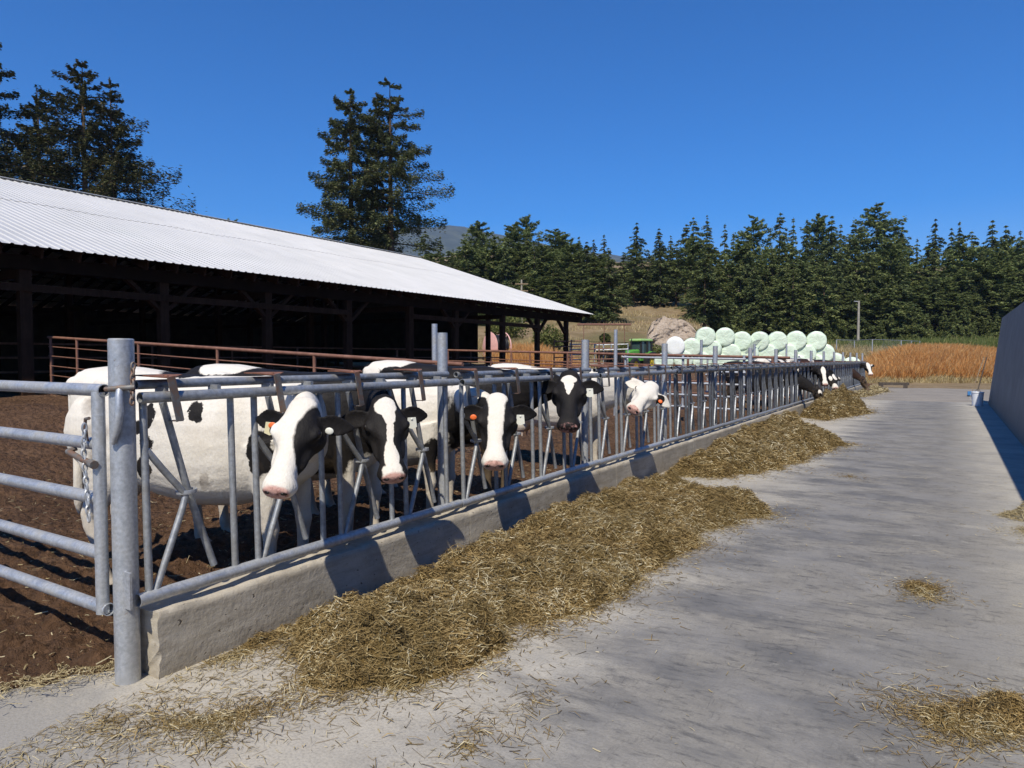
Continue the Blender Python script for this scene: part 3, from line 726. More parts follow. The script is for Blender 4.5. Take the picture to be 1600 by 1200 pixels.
# ------------------------------------------------------------------ bunker wall on the right and what leans on it
def build_bunker():
    n, k = 50, 24
    ys = np.linspace(-3, 28.6, n); s = np.linspace(0, 1, k)
    xb = np.interp(ys, [-3, 15, 28.6], [1.10, 1.25, 1.33])
    b = MB(); V = []; F = []
    TOP = 2.92; LEAN = .32; TH = .28
    prof = [(0, 0)]+[(LEAN*q, TOP*q) for q in s[1:]]+[(LEAN+TH*.5, TOP+.002), (LEAN+TH, TOP)]+[(LEAN+TH+.05, -.1)]
    m = len(prof)
    for y, x in zip(ys, xb):
        for px, pz in prof: V.append((x+px, y, pz))
    for i in range(n-1):
        for j in range(m-1): F.append((i*m+j, i*m+j+1, (i+1)*m+j+1, (i+1)*m+j))
    F.append(tuple(range(m))); F.append(tuple((n-1)*m+j for j in reversed(range(m))))
    me = bpy.data.meshes.new('bunker_wall'); me.from_pydata(V, [], F); me.update()
    bm = bmesh.new(); bm.from_mesh(me); bmesh.ops.recalc_face_normals(bm, faces=bm.faces[:]); bm.to_mesh(me); bm.free()
    tag(link('bunker_wall', me, M['bunker']), 'tall grey leaning concrete wall along the right of the lane', 'wall')
    # white bucket
    p = at_z(1527, 634); p.x = min(p.x, 1.05)
    t = thing('bucket', (p.x, p.y, .003), label='white plastic bucket at the foot of the grey wall', cat='bucket')
    b = MB(); N = 24
    def ring(r, z): return [(r*math.cos(2*PI*i/N), r*math.sin(2*PI*i/N), z) for i in range(N)]
    b.rings([ring(.15, 0), ring(.152, .02), ring(.175, .42), ring(.185, .42), ring(.187, .45), ring(.178, .455), ring(.168, .44), ring(.145, .03)])
    b.build('body', M['whitepaint'], t)
    b = MB(); b.tube([(-.187, 0, .40), (-.21, -.1, .28), (-.20, -.17, .2), (-.12, -.2, .17)], .005, 6); b.build('handle', M['galv'], t)
    # broom and fork against the wall's end
    q = at_z(1519, 620); top = Vector((1.40, q.y+.3, 1.62))
    t = thing('broom', (q.x, q.y, .0), label='blue push broom leaning on the end of the grey wall', cat='broom')
    MB().tube([(0, 0, .22), Vector(top)-Vector((q.x, q.y, 0))], .016, 8).build('handle', M['wood'], t)
    b = MB(); b.beam((-.16, -.02, .12), (.16, .02, .12), .08, .20); b.build('head', M['blue'], t)
    b = MB(); b.beam((-.17, -.03, .03), (.16, .02, .03), .10, .06); b.build('bristles', M['blackpipe'], t)
    q2 = Vector((1.2, q.y-.2, 0))
    t = thing('pitchfork', q2, label='dark handled fork standing beside the broom at the wall end', cat='fork')
    MB().tube([(0, 0, .3), (.27, .25, 1.6)], .019, 8).build('handle', M['darkwood'], t)
    b = MB()
    for d in (-.09, -.03, .03, .09): b.tube([(d*.5, 0, .32), (d, -.02, .2), (d-.02, -.06, .01)], .007, 6)
    b.build('tines', M['blackpipe'], t)
    # beam lying at the far end of the lane
    a = at_z(1373, 606); c = at_z(1406, 605)
    t = thing('old_beam', (a.x, a.y, 0), label='dark old timber lying on blocks at the far end of the lane', cat='beam')
    MB().beam((0, 0, .22), (1.35, .3, .22), .2, .14).build('timber', M['darkwood'], t)
    for x in (.1, 1.2): MB().box((x, .15*x, .075), (.2, .3, .15)).build('block', M['darkwood'], t)

# ------------------------------------------------------------------ hay
def seg_dist(X, Y, poly):
    d = np.full(X.shape, 1e9); ins = np.zeros(X.shape, bool); n = len(poly)
    for i in range(n):
        x0, y0 = poly[i]; x1, y1 = poly[(i+1) % n]
        dx, dy = x1-x0, y1-y0; t = np.clip(((X-x0)*dx+(Y-y0)*dy)/(dx*dx+dy*dy+1e-12), 0, 1)
        d = np.minimum(d, np.hypot(X-x0-t*dx, Y-y0-t*dy))
        c = ((y0 > Y) != (y1 > Y)) & (X < (x1-x0)*(Y-y0)/(y1-y0+1e-12)+x0); ins ^= c
    return np.where(ins, d, -d)
def straws(P, N, length, width, tilt=.35):
    """flat bent blades at points P lying along the surface normals N"""
    n = len(P); a = rng.uniform(0, 2*PI, n)
    t = np.stack([np.cos(a), np.sin(a), rng.normal(0, tilt, n)], 1)
    t -= N*(np.sum(t*N, 1, keepdims=True))*.6; t /= np.linalg.norm(t, axis=1, keepdims=True)
    s = np.cross(t, N+rng.normal(0, .5, (n, 3))); s /= np.linalg.norm(s, axis=1, keepdims=True)+1e-9
    L = (length[0]+(length[1]-length[0])*rng.random(n)**2)[:, None]; w = (width[0]+(width[1]-width[0])*rng.random(n)**2)[:, None]
    bend = N*(L*rng.normal(.0, .12, (n, 1)))
    V = np.stack([P-t*L/2-s*w/2, P-t*L/2+s*w/2, P+bend+s*w/2, P+bend-s*w/2, P+t*L/2+s*w*.4, P+t*L/2-s*w*.4], 1).reshape(-1, 3)
    b = np.arange(n)[:, None]*6
    Q = np.concatenate([b+np.array([[0, 1, 2, 3]]), b+np.array([[3, 2, 4, 5]])])
    return V, Q
def hay_pile(name, pix, H, n, label, step=.03, soft=.35, slen=(.03, .13), sw=(.003, .008), seed=1, cat='hay pile', group=None, fray=.12, base=True, xmin=-3.262, mat='hay', lump=1.):
    poly = [(max(p.x, xmin), p.y) for p in (at_z(u, v) if len((u, v)) == 2 else None for u, v in pix)]
    xs = [p[0] for p in poly]; ys = [p[1] for p in poly]; pad = fray*4
    x = np.arange(max(min(xs)-pad, xmin), max(xs)+pad, step); y = np.arange(min(ys)-pad, max(ys)+pad, step)
    def hfun(X, Y):
        d = seg_dist(X, Y, poly)
        d = d+fbm(X*2.6, Y*2.6, 4, seed)*.40-.05
        big = .55+1.35*(vnoise(X*1.5, Y*1.5, seed+3)*.6+vnoise(X*3.3, Y*3.3, seed+5)*.4)*lump+.45*(1-lump)
        h = H*(1-np.exp(-np.clip(d, 0, 9)/soft))*big+np.clip(d, 0, .08)*fbm(X*7, Y*7, 3, seed+7)*2.4+fbm(X*20, Y*20, 3, seed+8)*.05*(d > 0)+np.clip(d*2, 0, .30)*np.abs(fbm(X*4.2, Y*4.2, 3, seed+11))*1.3
        return np.where(d > 0, np.maximum(h, 0), -.02), d
    X, Y = np.meshgrid(x, y); Z, Dm = hfun(X, Y)
    root_loc = (sum(xs)/len(xs), sum(ys)/len(ys), 0)
    # straw blades
    W_ = np.clip(np.where(Dm > 0, 1.0, np.exp(Dm/(fray*.6))*.5+.014*np.exp(Dm/(fray*3))), 0, 1)*(Dm > -fray*5)
    W_ = W_*(X > -3.255); W_ /= W_.sum()
    idx = rng.choice(X.size, n, p=W_.ravel())
    px = X.ravel()[idx]+rng.uniform(-.5, .5, n)*step; py = Y.ravel()[idx]+rng.uniform(-.5, .5, n)*step
    px = np.maximum(px, xmin+.01)
    hz, dd = hfun(px, py); e = .015
    gx = (np.maximum(hfun(px+e, py)[0], 0)-np.maximum(hfun(px-e, py)[0], 0))/(2*e); gy = (np.maximum(hfun(px, py+e)[0], 0)-np.maximum(hfun(px, py-e)[0], 0))/(2*e)
    N = np.stack([-gx, -gy, np.ones(n)], 1); N /= np.linalg.norm(N, axis=1, keepdims=True)
    P = np.stack([px, py, np.maximum(hz, 0)+.004+rng.random(n)**3*.03*np.clip(dd*6, .08, 1)], 1)
    V, Q = straws(P, N, slen, sw)
    V[:, 2] = np.maximum(V[:, 2], .003)
    V = V-np.array(root_loc)
    me = np_mesh(name, V, Q); o = link(name, me, M[mat], None, root_loc)
    tag(o, label, cat, group)
    if base:
        keep = Z > -.015
        nn, kk = X.shape; VV = np.stack([X, Y, np.where(keep, Z-.006, -.02)], -1).reshape(-1, 3)-np.array(root_loc)
        i, j = np.meshgrid(np.arange(nn-1), np.arange(kk-1), indexing='ij')
        f = keep[:-1, :-1] | keep[1:, :-1] | keep[:-1, 1:] | keep[1:, 1:]
        QQ = np.stack([i*kk+j, i*kk+j+1, (i+1)*kk+j+1, (i+1)*kk+j], -1)[f]
        used, inv = np.unique(QQ, return_inverse=True)
        link('packed_base', np_mesh('packed_base', VV[used], inv.reshape(-1, 4), True), M['hayunder'], o)
    return o
def build_hay():
    hay_pile('hay_pile', [(470, 975), (440, 1085), (560, 1085), (650, 1085), (760, 1045), (800, 990), (915, 960), (1040, 880), (1120, 830), (1210, 804), (1110, 772), (1040, 765), (1000, 752), (850, 815), (690, 890), (560, 945)],
             .175, 170000, 'long nearest pile of chopped brown hay spilling from the curb', .025, .30, (.02, .095), (.002, .0055), seed=1)
    hay_pile('hay_pile', [(1035, 742), (1100, 748), (1180, 742), (1250, 722), (1325, 694), (1270, 688), (1225, 684), (1170, 682), (1120, 692)],
             .36, 75000, 'middle hay pile beyond the nearest one, along the bare headlocks', .04, .5, (.03, .12), (.004, .009), seed=4)
    hay_pile('hay_pile', [(1243, 652), (1290, 657), (1362, 645), (1335, 632), (1290, 628), (1262, 640)],
             .62, 34000, 'far steep hay pile under the black feeding cows', .08, .55, (.05, .15), (.008, .016), seed=6)
    hay_pile('hay_pile', [(1325, 620), (1350, 622), (1390, 612), (1375, 606), (1350, 606)],
             .14, 6000, 'thin farthest hay litter below the last feeding cows', .15, .5, (.06, .2), (.014, .025), seed=8, mat='straw')
    tufts = [([(1418, 922), (1450, 932), (1455, 917), (1430, 911)], 900, 'small hay tuft alone in the middle of the lane', .03),
             ([(1425, 1120), (1470, 1150), (1580, 1165), (1640, 1130), (1600, 1105), (1500, 1108), (1450, 1095)], 3600, 'flat hay patch at the lower right corner of the lane', .035),
             ([(1545, 803), (1600, 815), (1640, 812), (1600, 802)], 900, 'pale hay scraps by the right wall shadow, farther patch', .02),
             ([(1580, 826), (1600, 845), (1650, 850), (1640, 825)], 700, 'pale hay scraps by the right wall shadow, nearer patch', .02),
             ([(705, 1168), (715, 1150), (740, 1143), (750, 1160), (730, 1180)], 150, 'sparse hay wisp on the slab in front of the nearest pile', .012),
             ([(815, 1095), (830, 1103), (855, 1098), (850, 1090)], 60, 'tiny straw wisp right of the nearest pile front', .01),
             ([(1312, 745), (1336, 748), (1334, 744)], 120, 'tiny green hay wisp on the lane beyond the tuft', .01),
             ([(135, 1145), (175, 1140), (220, 1112), (170, 1122)], 200, 'thin hay streak on the slab in front of the gate post', .012),
             ([(275, 1130), (330, 1150), (400, 1120), (470, 1095), (400, 1095), (340, 1110)], 900, 'flat hay trail leading off the front of the nearest pile', .02),
             ([(320, 1040), (380, 1030), (450, 985), (420, 990), (350, 1022)], 900, 'hay scraps along the foot of the near curb', .015)]
    for k, (pix, n, l, H) in enumerate(tufts):
        ho = hay_pile('hay_tuft', pix, H, int(n*2.6), l, .02, .1, (.02, .10), (.0018, .0045), 20+k, 'hay tuft', 'small hay tufts on the lane', .08, base=False, mat='straw' if k in (2, 3) else 'hay')
        if k >= 4: ho['kind'] = 'stuff'
    # loose straw over the slab, thickest by the curb
    n = 17000
    y = 1.0+rng.random(n)**1.3*32; x = -3.25+np.abs(rng.normal(0, .65, n))*(.75+.25*rng.random(n))+.35*sstep(7, 14, y)*rng.random(n)
    m = 900; y2 = rng.uniform(1.0, 12, m); x2 = rng.uniform(-3.2, 1.1, m)
    k = 3800; a = rng.random(k); e = rng.normal(0, .20, k)
    x3 = -3.5-a*.9+e*.8-.06; y3 = 1.86-a*1.6+e*.5+.06
    X = np.concatenate([x, x2, x3]); Y = np.concatenate([y, y2, y3]); ok = (vnoise(X*1.7, Y*1.7, 77) > .35) | (rng.random(len(X)) < .2)
    ok |= X < -3.4
    ok &= ~((X < -3.28) & (Y > 1.9))
    X = X[ok]; Y = Y[ok]; Z = np.where(X < -3.4, .03, .005)
    V, Q = straws(np.stack([X, Y, Z+rng.random(len(X))*.004], 1), np.tile([0, 0, 1.], (len(X), 1)), (.012, .07), (.002, .005), .04)
    V[:, 2] = np.maximum(V[:, 2], .003)
    tag(link('loose_straw', np_mesh('loose_straw', V, Q), M['straw']), 'loose straw littering the concrete slab', 'straw', kind='stuff')
    # straw trodden into the pen soil
    n = 5000; x = -3.5-rng.random(n)**1.5*8; y = rng.uniform(.5, 9, n)
    z = np.clip(.055*(-x-4.5), 0, .68)+.06+rng.random(n)*.03
    V, Q = straws(np.stack([x, y, z], 1), np.tile([0, 0, 1.], (n, 1)), (.02, .09), (.003, .007), .2)
    tag(link('trodden_straw', np_mesh('trodden_straw', V, Q), M['straw']), 'bits of straw trodden into the pen soil', 'straw', kind='stuff')

# ------------------------------------------------------------------ standing grasses
def blades(name, X, Y, Z, h, w, m, lean=.25, label=None, cat='grass'):
    n = len(X); a = rng.uniform(0, 2*PI, n); H = h[0]+(h[1]-h[0])*rng.random(n)
    s = np.stack([np.cos(a), np.sin(a), np.zeros(n)], 1)*w/2
    top = np.stack([rng.normal(0, lean, n)*H, rng.normal(0, lean, n)*H, H], 1); P = np.stack([X, Y, Z], 1)
    V = np.stack([P-s, P+s, P+top*.6+s*.8, P+top*.6-s*.8, P+top+s*.3, P+top-s*.3], 1).reshape(-1, 3)
    b = np.arange(n)[:, None]*6; Q = np.concatenate([b+np.array([[0, 1, 2, 3]]), b+np.array([[3, 2, 4, 5]])])
    return tag(link(name, np_mesh(name, V, Q), M[m]), label, cat, kind='stuff')
def scatter(n, u0, u1, D0, D1):
    u = rng.uniform(u0, u1, n); D = np.sqrt(rng.uniform(D0**2, D1**2, n)); L = (u-800)/FPX*D
    X = D*_F0[0]+L*_R[0]; Y = D*_F0[1]+L*_R[1]
    return X, Y, terrain(X, Y)
def build_grass():
    X, Y, Z = scatter(40000, 1360, 1600, 42.3, 51)
    D, u = polar(X, Y); k = (sstep(42.3, 43.2, D+fbm(X, Y, 3, 5)*1.5) > .3) & (vnoise(X*.8, Y*.8, 3) > .12)
    blades('russet_weeds', X[k], Y[k], Z[k]-.05, (.35, 1.05), .035, 'weed', .42, 'tall russet dry weeds on the bank beyond the lane')
    X, Y, Z = scatter(9000, 1335, 1600, 41.8, 44); blades('pale_verge_grass', X, Y, Z-.03, (.1, .4), .03, 'palegrass', .4, 'pale dry verge grass at the foot of the russet weeds')
    X, Y, Z = scatter(14000, 760, 905, 46.5, 54); blades('russet_weeds', X, Y, Z-.05, (.3, 1.0), .035, 'weed', .28, 'russet weeds seen under the far end of the barn roof')
    X, Y, Z = scatter(9000, 740, 960, 54, 60); blades('pale_dry_grass', X, Y, Z-.05, (.3, .8), .04, 'palegrass', .3, 'pale dry grass behind the barn end')
    X, Y, Z = scatter(26000, 1240, 1640, 58, 76); blades('green_crop', X, Y, Z-.05, (.4, 1.0), .06, 'corn', .15, 'green crop strip in front of the forest', 'crop')
    X, Y, Z = scatter(9000, 1240, 1460, 55, 60); blades('pale_dry_grass', X, Y, Z-.05, (.3, .8), .04, 'palegrass', .3, 'pale dry grass strip behind the chain link fence')
    X, Y, Z = scatter(7000, 860, 1110, 57, 92); k = vnoise(X*.3, Y*.3, 9) > .35
    blades('slope_grass', X[k], Y[k], Z[k]-.05, (.15, .5), .05, 'palegrass', .3, 'sparse dry grass on the tan slope below the trees')

# ------------------------------------------------------------------ bales, tractor, reel and far fences
def build_bales():
    def bale_mesh(seed):
        N = 36; L = 1.2; prof = [(.02, -.60), (.30, -.61), (.50, -.60), (.585, -.575), (.632, -.52), (.645, -.3), (.65, 0), (.645, .3), (.632, .52), (.585, .575), (.48, .6), (.02, .60)]
        rs = []
        for rr, y in prof:
            ring = []
            for i in range(N):
                a = 2*PI*i/N; w = float(fbm(np.array([math.cos(a)*2+seed*3]), np.array([math.sin(a)*2+y*2]), 3, seed)[0])*.05+.008*math.sin(a*9+y*7+seed)
                q = rr+w*(rr > .2)
                ring.append((q*math.cos(a), y+.02*w*10*(rr < .5), q*math.sin(a)))
            rs.append(ring)
        return MB().rings(rs).mesh('wrapped_bale', 60)
    meshes = [bale_mesh(s) for s in range(4)]
    rows = [('top', 2.68, [(1102, 526), (1132, 527), (1159, 533), (1187, 533), (1214, 533), (1244, 532), (1275, 533)], 46.5),
            ('middle', 1.86, [(1055, 541), (1081, 543), (1113, 546), (1142, 552), (1170, 552), (1199, 552), (1230, 552), (1259, 553), (1288, 552)], 46.5),
            ('bottom', .95, [(1037, 566), (1068, 562), (1096, 565), (1127, 568), (1156, 570), (1185, 570), (1215, 570), (1246, 568), (1275, 568), (1305, 566), (1331, 573)], 46.6)]
    order = ['leftmost', 'second', 'third', 'fourth', 'fifth', 'sixth', 'seventh', 'eighth', 'ninth', 'tenth', 'last']
    k = 0
    for rn, z, L, D in rows:
        for i, (u, v) in enumerate(L):
            p = at_d(u, v, D)
            white = (u, v) == (1055, 541)
            o = bpy.data.objects.new('wrapped_bale', meshes[k % 4]); COL.objects.link(o); k += 1
            if not o.data.materials: o.data.materials.append(M['wrap'])
            o.location = p; o.rotation_euler = (random.uniform(-.04, .04), random.uniform(0, 6.28), YAW-math.atan((u-800)/FPX)+random.uniform(-.10, .10))
            if white: o.material_slots[0].link = 'OBJECT'; o.material_slots[0].material = M['wrapwhite']
            lab = f'pale green wrapped round bale, {order[i]} from the left in the {rn} row of the stack'
            if white: lab = 'bright white wrapped round bale at the upper left of the stack'
            if i == len(L)-1: lab = f'pale green wrapped round bale at the right end of the {rn} row'
            tag(o, lab, 'bale', 'wrapped round bales in the stack')
            if (u, v) == (1187, 533):
                b = MB(); q = at_d(1190, 530, D-.9); e = at_d(1164, 551, D-1.0); n = 10; rs = []
                d = e-q; W1 = Vector((0, 0, 1)).cross(d).normalized(); nrm = d.cross(W1).normalized()
                for s in range(n):
                    t = s/(n-1); c = q+d*t+nrm*(.05*math.sin(t*5)); w = .02+.22*math.sin(PI*min(1, t*.9+.02))
                    up = (nrm*.9+W1*.4).normalized()
                    rs.append([c-up*w, c+W1*.012, c+up*w, c-W1*.012])
                f = b.rings(rs).build('torn_wrap', M['wrap'], o); f.matrix_parent_inverse = (Matrix.Translation(o.location) @ o.rotation_euler.to_matrix().to_4x4()).inverted()
    c = at_d(1030, 570, 44); g = tz(c.x, c.y)
    b = MB(); rs = []
    for t in np.linspace(0, 1, 14):
        w = math.sin(PI*min(max(t, .02), .98))**.5; ring = []
        for a in np.linspace(0, 2*PI, 16, endpoint=False):
            ring.append((( t-.5)*2.6, math.cos(a)*1.0*w, max(-.1, math.sin(a)*.95*w*(1+.1*math.sin(7*t+3*a)))))
        rs.append(ring)
    o = b.rings(rs).build('tarp_heap', M['tarp']); o.location = (c.x, c.y, g); o.rotation_euler = (0, 0, YAW)
    tag(o, 'dark tarped heap between the green tractor and the bale stack', 'tarp heap')

def build_tractor():
    p = at_d(996, 560, 54); g = tz(p.x, p.y)
    t = thing('tractor', (p.x, p.y, g), YAW+PI+.72, 'green tractor with a glazed cab parked beside the bale stack', 'tractor')
    # local +x is forward
    b = MB(); rs = []
    for x, w, z0, z1 in ((.25, .42, .85, 1.84), (.9, .41, .85, 1.80), (1.5, .38, .82, 1.70), (1.64, .31, .85, 1.58)):
        rs.append([(x, -w, z0), (x, -w, z1-.1), (x, -w*.7, z1), (x, w*.7, z1), (x, w, z1-.1), (x, w, z0)])
    b.rings(rs).build('hood', M['green'], t, bevel=.02)
    MB().box((1.66, 0, 1.08), (.04, .46, .42)).build('grille', M['black'], t)
    MB().box((.7, 0, .72), (1.9, .42, .36)).box((-.7, 0, .8), (1.1, .5, .45)).build('chassis', M['black'], t)
    b = MB()
    for x, y in ((.2, -.52), (.2, .52), (-.45, -.66), (-.45, .66), (-1.05, -.62), (-1.05, .62)): b.beam((x, y*1.02, 1.15), (x-.03, y*.97, 2.52), .13, .13)
    b.rings([[(.2, -.53, 1.1), (.2, .53, 1.1), (-1.05, .62, 1.1), (-1.05, -.62, 1.1)], [(.2, -.53, 1.22), (.2, .53, 1.22), (-1.05, .62, 1.22), (-1.05, -.62, 1.22)]]); b.build('cab_frame', M['black'], t)
    b = MB(); b.rings([[(.19, -.5, 1.2), (.19, .5, 1.2), (-1.03, .6, 1.2), (-1.03, -.6, 1.2)], [(.16, -.48, 2.5), (.16, .48, 2.5), (-1.05, .57, 2.5), (-1.05, -.57, 2.5)]])
    b.build('cab_glass', M['glass'], t)
    b = MB(); rs = []
    for z, s in ((2.5, .97), (2.55, 1.03), (2.66, 1.0), (2.72, .86)):
        rs.append([(-.43+.78*s, -.62*s, z), (-.43+.78*s, .62*s, z), (-.43-.74*s, .66*s, z), (-.43-.74*s, -.66*s, z)])
    b.rings(rs).build('cab_roof', M['palegreen'], t, bevel=.03)
    MB().box((-.43, 0, 1.05), (1.3, 1.1, .3)).build('cab_floor', M['green'], t)
    for s in (-1, 1):
        b = MB(); b.tube([(-1.5, s*.72, 1.35), (-1.2, s*.72, 1.62), (-.7, s*.72, 1.66), (-.25, s*.72, 1.45)], [(.26, .035)]*4, 10); b.build('fender', M['green'], t)
        for x, r, w, yy in ((-.8, .82, .46, .8), (1.25, .55, .32, .75)):
            b = MB(); N = 30; prof = [(r*.55, -w*.42), (r*.85, -w*.5), (r, -w*.38), (r, w*.38), (r*.85, w*.5), (r*.55, w*.42)]
            b.rings([[(q*math.cos(2*PI*i/N)*(1+.02*(i % 2)*(q > r*.9)), z, q*math.sin(2*PI*i/N)*(1+.02*(i % 2)*(q > r*.9))) for i in range(N)] for q, z in prof], cap=False, closed=True)
            wo = b.build('wheel', M['black'], t); wo.location = (x, s*yy, r)
            b = MB(); b.rings([[(q*math.cos(2*PI*i/20), z*s, q*math.sin(2*PI*i/20)) for i in range(20)] for q, z in ((r*.57, -.05), (r*.57, .1), (r*.4, .04), (r*.15, .05), (r*.12, .1))]); b.build('rim', M['yellow'], wo)
        MB().box((1.69, s*.2, 1.28), (.04, .13, .1)).build('headlight', M['whitepaint'], t)
    b = MB(); b.tube([(.45, -.28, 1.4), (.45, -.28, 2.2)], .06, 10).tube([(.45, -.28, 2.2), (.45, -.28, 2.62), (.40, -.28, 2.72)], .035, 10); b.build('exhaust_stack', M['black'], t)
    MB().box((.2, -.72, 1.95), (.05, .16, .28)).beam((.2, -.5, 2.0), (.2, -.68, 2.0), .02, .02).build('mirror', M['black'], t)
    t.scale = (.94, .94, .94)
    b = MB(); b.beam((.1, -.55, .55), (.1, -.8, .55), .25, .03).beam((.1, -.55, .85), (.1, -.7, .85), .2, .03); b.build('step', M['green'], t)

def build_reel():
    p = at_d(776, 566, 50); g = tz(p.x, p.y)-.35; R0 = 1.08
    t = thing('hose_reel', (p.x, p.y, g), YAW-1.0, 'big pink rimmed hose reel with black hose standing beyond the barn posts', 'hose reel')
    N = 32
    for y in (-.55, .55):
        b = MB()
        if y < 0: b.rings([[(q*math.cos(2*PI*i/N), z, q*math.sin(2*PI*i/N)+1.25) for i in range(N)] for q, z in ((.02, y-.03), (R0-.05, y-.03), (R0, y), (R0-.05, y+.03), (.02, y+.03))]).build('reel_disc', M['pink'], t)
        else:
            b.tube([(R0*math.cos(2*PI*i/N), y, R0*math.sin(2*PI*i/N)+1.25) for i in range(N)], .045, 8, closed=True)
            for i in range(6): b.beam((0, y, 1.25), (R0*math.cos(PI*i/3), y, 1.25+R0*math.sin(PI*i/3)), .06, .04, (0, 1, 0))
            b.build('reel_rim', M['pink'], t)
    b = MB()
    for k in range(9):
        y = -.48+.12*k; b.tube([(.82*math.cos(2*PI*i/24), y, .82*math.sin(2*PI*i/24)+1.25) for i in range(24)], .06, 8, closed=True)
    b.build('hose_coil', M['blackpipe'], t)
    b = MB()
    for y in (-.7, .7):
        b.tube([(-.9, y, .05), (0, y, 1.25), (.9, y, .05)], .05, 8).tube([(-1.1, y, .1), (1.3, y, .1)], .05, 8)
    b.tube([(0, -.75, 1.25), (0, .75, 1.25)], .05, 8)
    b.build('frame', M['whitepaint'], t)
    for y in (-.8, .8):
        b = MB(); b.rings([[(q*math.cos(2*PI*i/20)-.3, z, q*math.sin(2*PI*i/20)+.3) for i in range(20)] for q, z in ((.1, y-.07), (.28, y-.08), (.3, y), (.28, y+.08), (.1, y+.07))]); b.build('wheel', M['black'], t)

def build_yard_panels():
    labs = ['rusty stack panel leaning with others just right of the barn end', 'grey pipe panel stored behind the rusty one near the barn end', 'rusty pipe panel stored left of the tractor', 'grey pipe panel stored close to the tractor']
    for k, (u, D, m) in enumerate(((893, 37, 'rustpipe'), (917, 38.5, 'galv'), (936, 37.5, 'rustpipe'), (955, 39.5, 'galv'))):
        p = at_d(u, 560, D); g = tz(p.x, p.y)
        t = thing('spare_gate', (p.x, p.y, g), YAW+random.uniform(-.15, .15), labs[k], 'gate', 'stored pipe panels by the barn end')
        w = .95; top = 2.2
        for z in np.linspace(.5, top, 7): MB().tube([(-w, 0, z), (w, 0, z+.05)], .03, 8).build('rail', M[m], t)
        for x in (-w, 0, w): MB().tube([(x, 0.03, .0), (x, .03, top+.1)], .035, 8).build('upright', M[m], t)
    for k, u in enumerate((941, 949, 958, 968)):
        p = at_d(u, 553, 38.6+.3*(k % 2)); g = tz(p.x, p.y)
        t = thing('float_rack', (p.x, p.y, g), YAW+k, ['black plastic pipe bundle left of its neighbours beside the stored panels', 'black plastic pipe bundle in the middle beside the stored panels', 'black plastic pipe bundle behind the tall thin post', 'black plastic pipe bundle nearest the tractor hood'][k], 'pipe bundle', 'black pipe bundles by the panels')
        b = MB(); r = random.Random(k)
        for q in range(9):
            a = r.uniform(0, 6.28); b.tube([(.22*math.cos(a), .2*math.sin(a), .9), (.25*math.cos(a+.8), .25*math.sin(a+.8), 1.35), (.3*math.cos(a+1.6), .25*math.sin(a+1.6), 1.85)], .05, 7)
        b.build('pipes', M['blackpipe'], t)
        b = MB()
        for x in (-.2, .2): b.beam((x, 0, 0), (x, 0, 1.0), .06, .06)
        b.beam((-.3, 0, .95), (.3, 0, .95), .3, .06); b.build('rack', M['darkwood'], t)
    # chain link fence at the lane's far corner
    t0 = at_d(1307, 540, 56); t = thing('chain_link_fence', (t0.x, t0.y, tz(t0.x, t0.y)), 0, 'grey chain link fence in front of the forest beyond the bales', 'fence')
    pts = [at_d(u, 540, D) for u, D in ((1307, 56), (1335, 57.5), (1363, 55), (1408, 58), (1424, 60), (1437, 61))]
    Lc = [(p.x-t0.x, p.y-t0.y, tz(p.x, p.y)-t.location.z) for p in pts]
    ht = 3.0-t.location.z; Lc = [(p[0], p[1], ht-2.05) for p in Lc]
    for i, p in enumerate(Lc):
        MB().tube([(p[0], p[1], p[2]-.3), (p[0], p[1], ht)], .04, 8).build('post', M['galv'], t)
    b = MB()
    for p, q in zip(Lc[:-1], Lc[1:]):
        p = Vector(p); q = Vector(q)
        b.tube([p+Vector((0, 0, 2.05)), q+Vector((0, 0, 2.05))], .025, 6)
        n = int((q-p).length/.16)
        for s in range(n):
            c = p+(q-p)*(s/n); d = (q-p).normalized()
            b.beam(c, c+d*min(2, (q-c).length)+Vector((0, 0, 2.0*min(1, (q-c).length/2))), .0035, .0035)
            b.beam(c+Vector((0, 0, 2)), c+d*min(2, (q-c).length)+Vector((0, 0, 2-2.0*min(1, (q-c).length/2))), .0035, .0035)
    b.build('wire_mesh', M['wire'], t)
    # utility poles
    for (u, v, D, cross, lab) in ((1342, 470, 72, False, 'bare wooden utility pole in front of the forest right of the bales'), (815, 437, 80, True, 'wooden utility pole with cross arms rising behind the barn end')):
        p = at_d(u, v, D); g = tz(p.x, p.y)
        t = thing('utility_pole', (p.x, p.y, g), YAW, lab, 'pole')
        MB().tube([(0, 0, -.5), (0, 0, p.z-g)], [.15, .10], 12).build('shaft', M['polewood'], t)
        if cross:
            for z in (.5, 1.3): MB().box((0, -.1, p.z-g-z), (1.5, .1, .12)).build('cross_arm', M['wood'], t)
        else: MB().tube([(0, 0, p.z-g-.1), (-.5, 0, p.z-g-.05)], .05, 8).build('lamp_arm', M['galv'], t)
    # long rusty pipe on legs on the slope
    a = at_d(902, 507, 62); c = at_d(986, 507, 62)
    t = thing('pipe_rack', (a.x, a.y, tz(a.x, a.y)), 0, 'long rusty pipe on thin legs across the tan slope', 'pipe rack')
    d = c-a; h = a.z-tz(a.x, a.y); MB().tube([(0, 0, h), (d.x, d.y, h+d.z)], .09, 8).build('top_pipe', M['rustpipe'], t)
    for s in (.12, .5, .88): MB().tube([(d.x*s, d.y*s, tz(a.x+d.x*s, a.y+d.y*s)-tz(a.x, a.y)-.2), (d.x*s, d.y*s, h)], .03, 6).build('leg', M['rustpipe'], t)

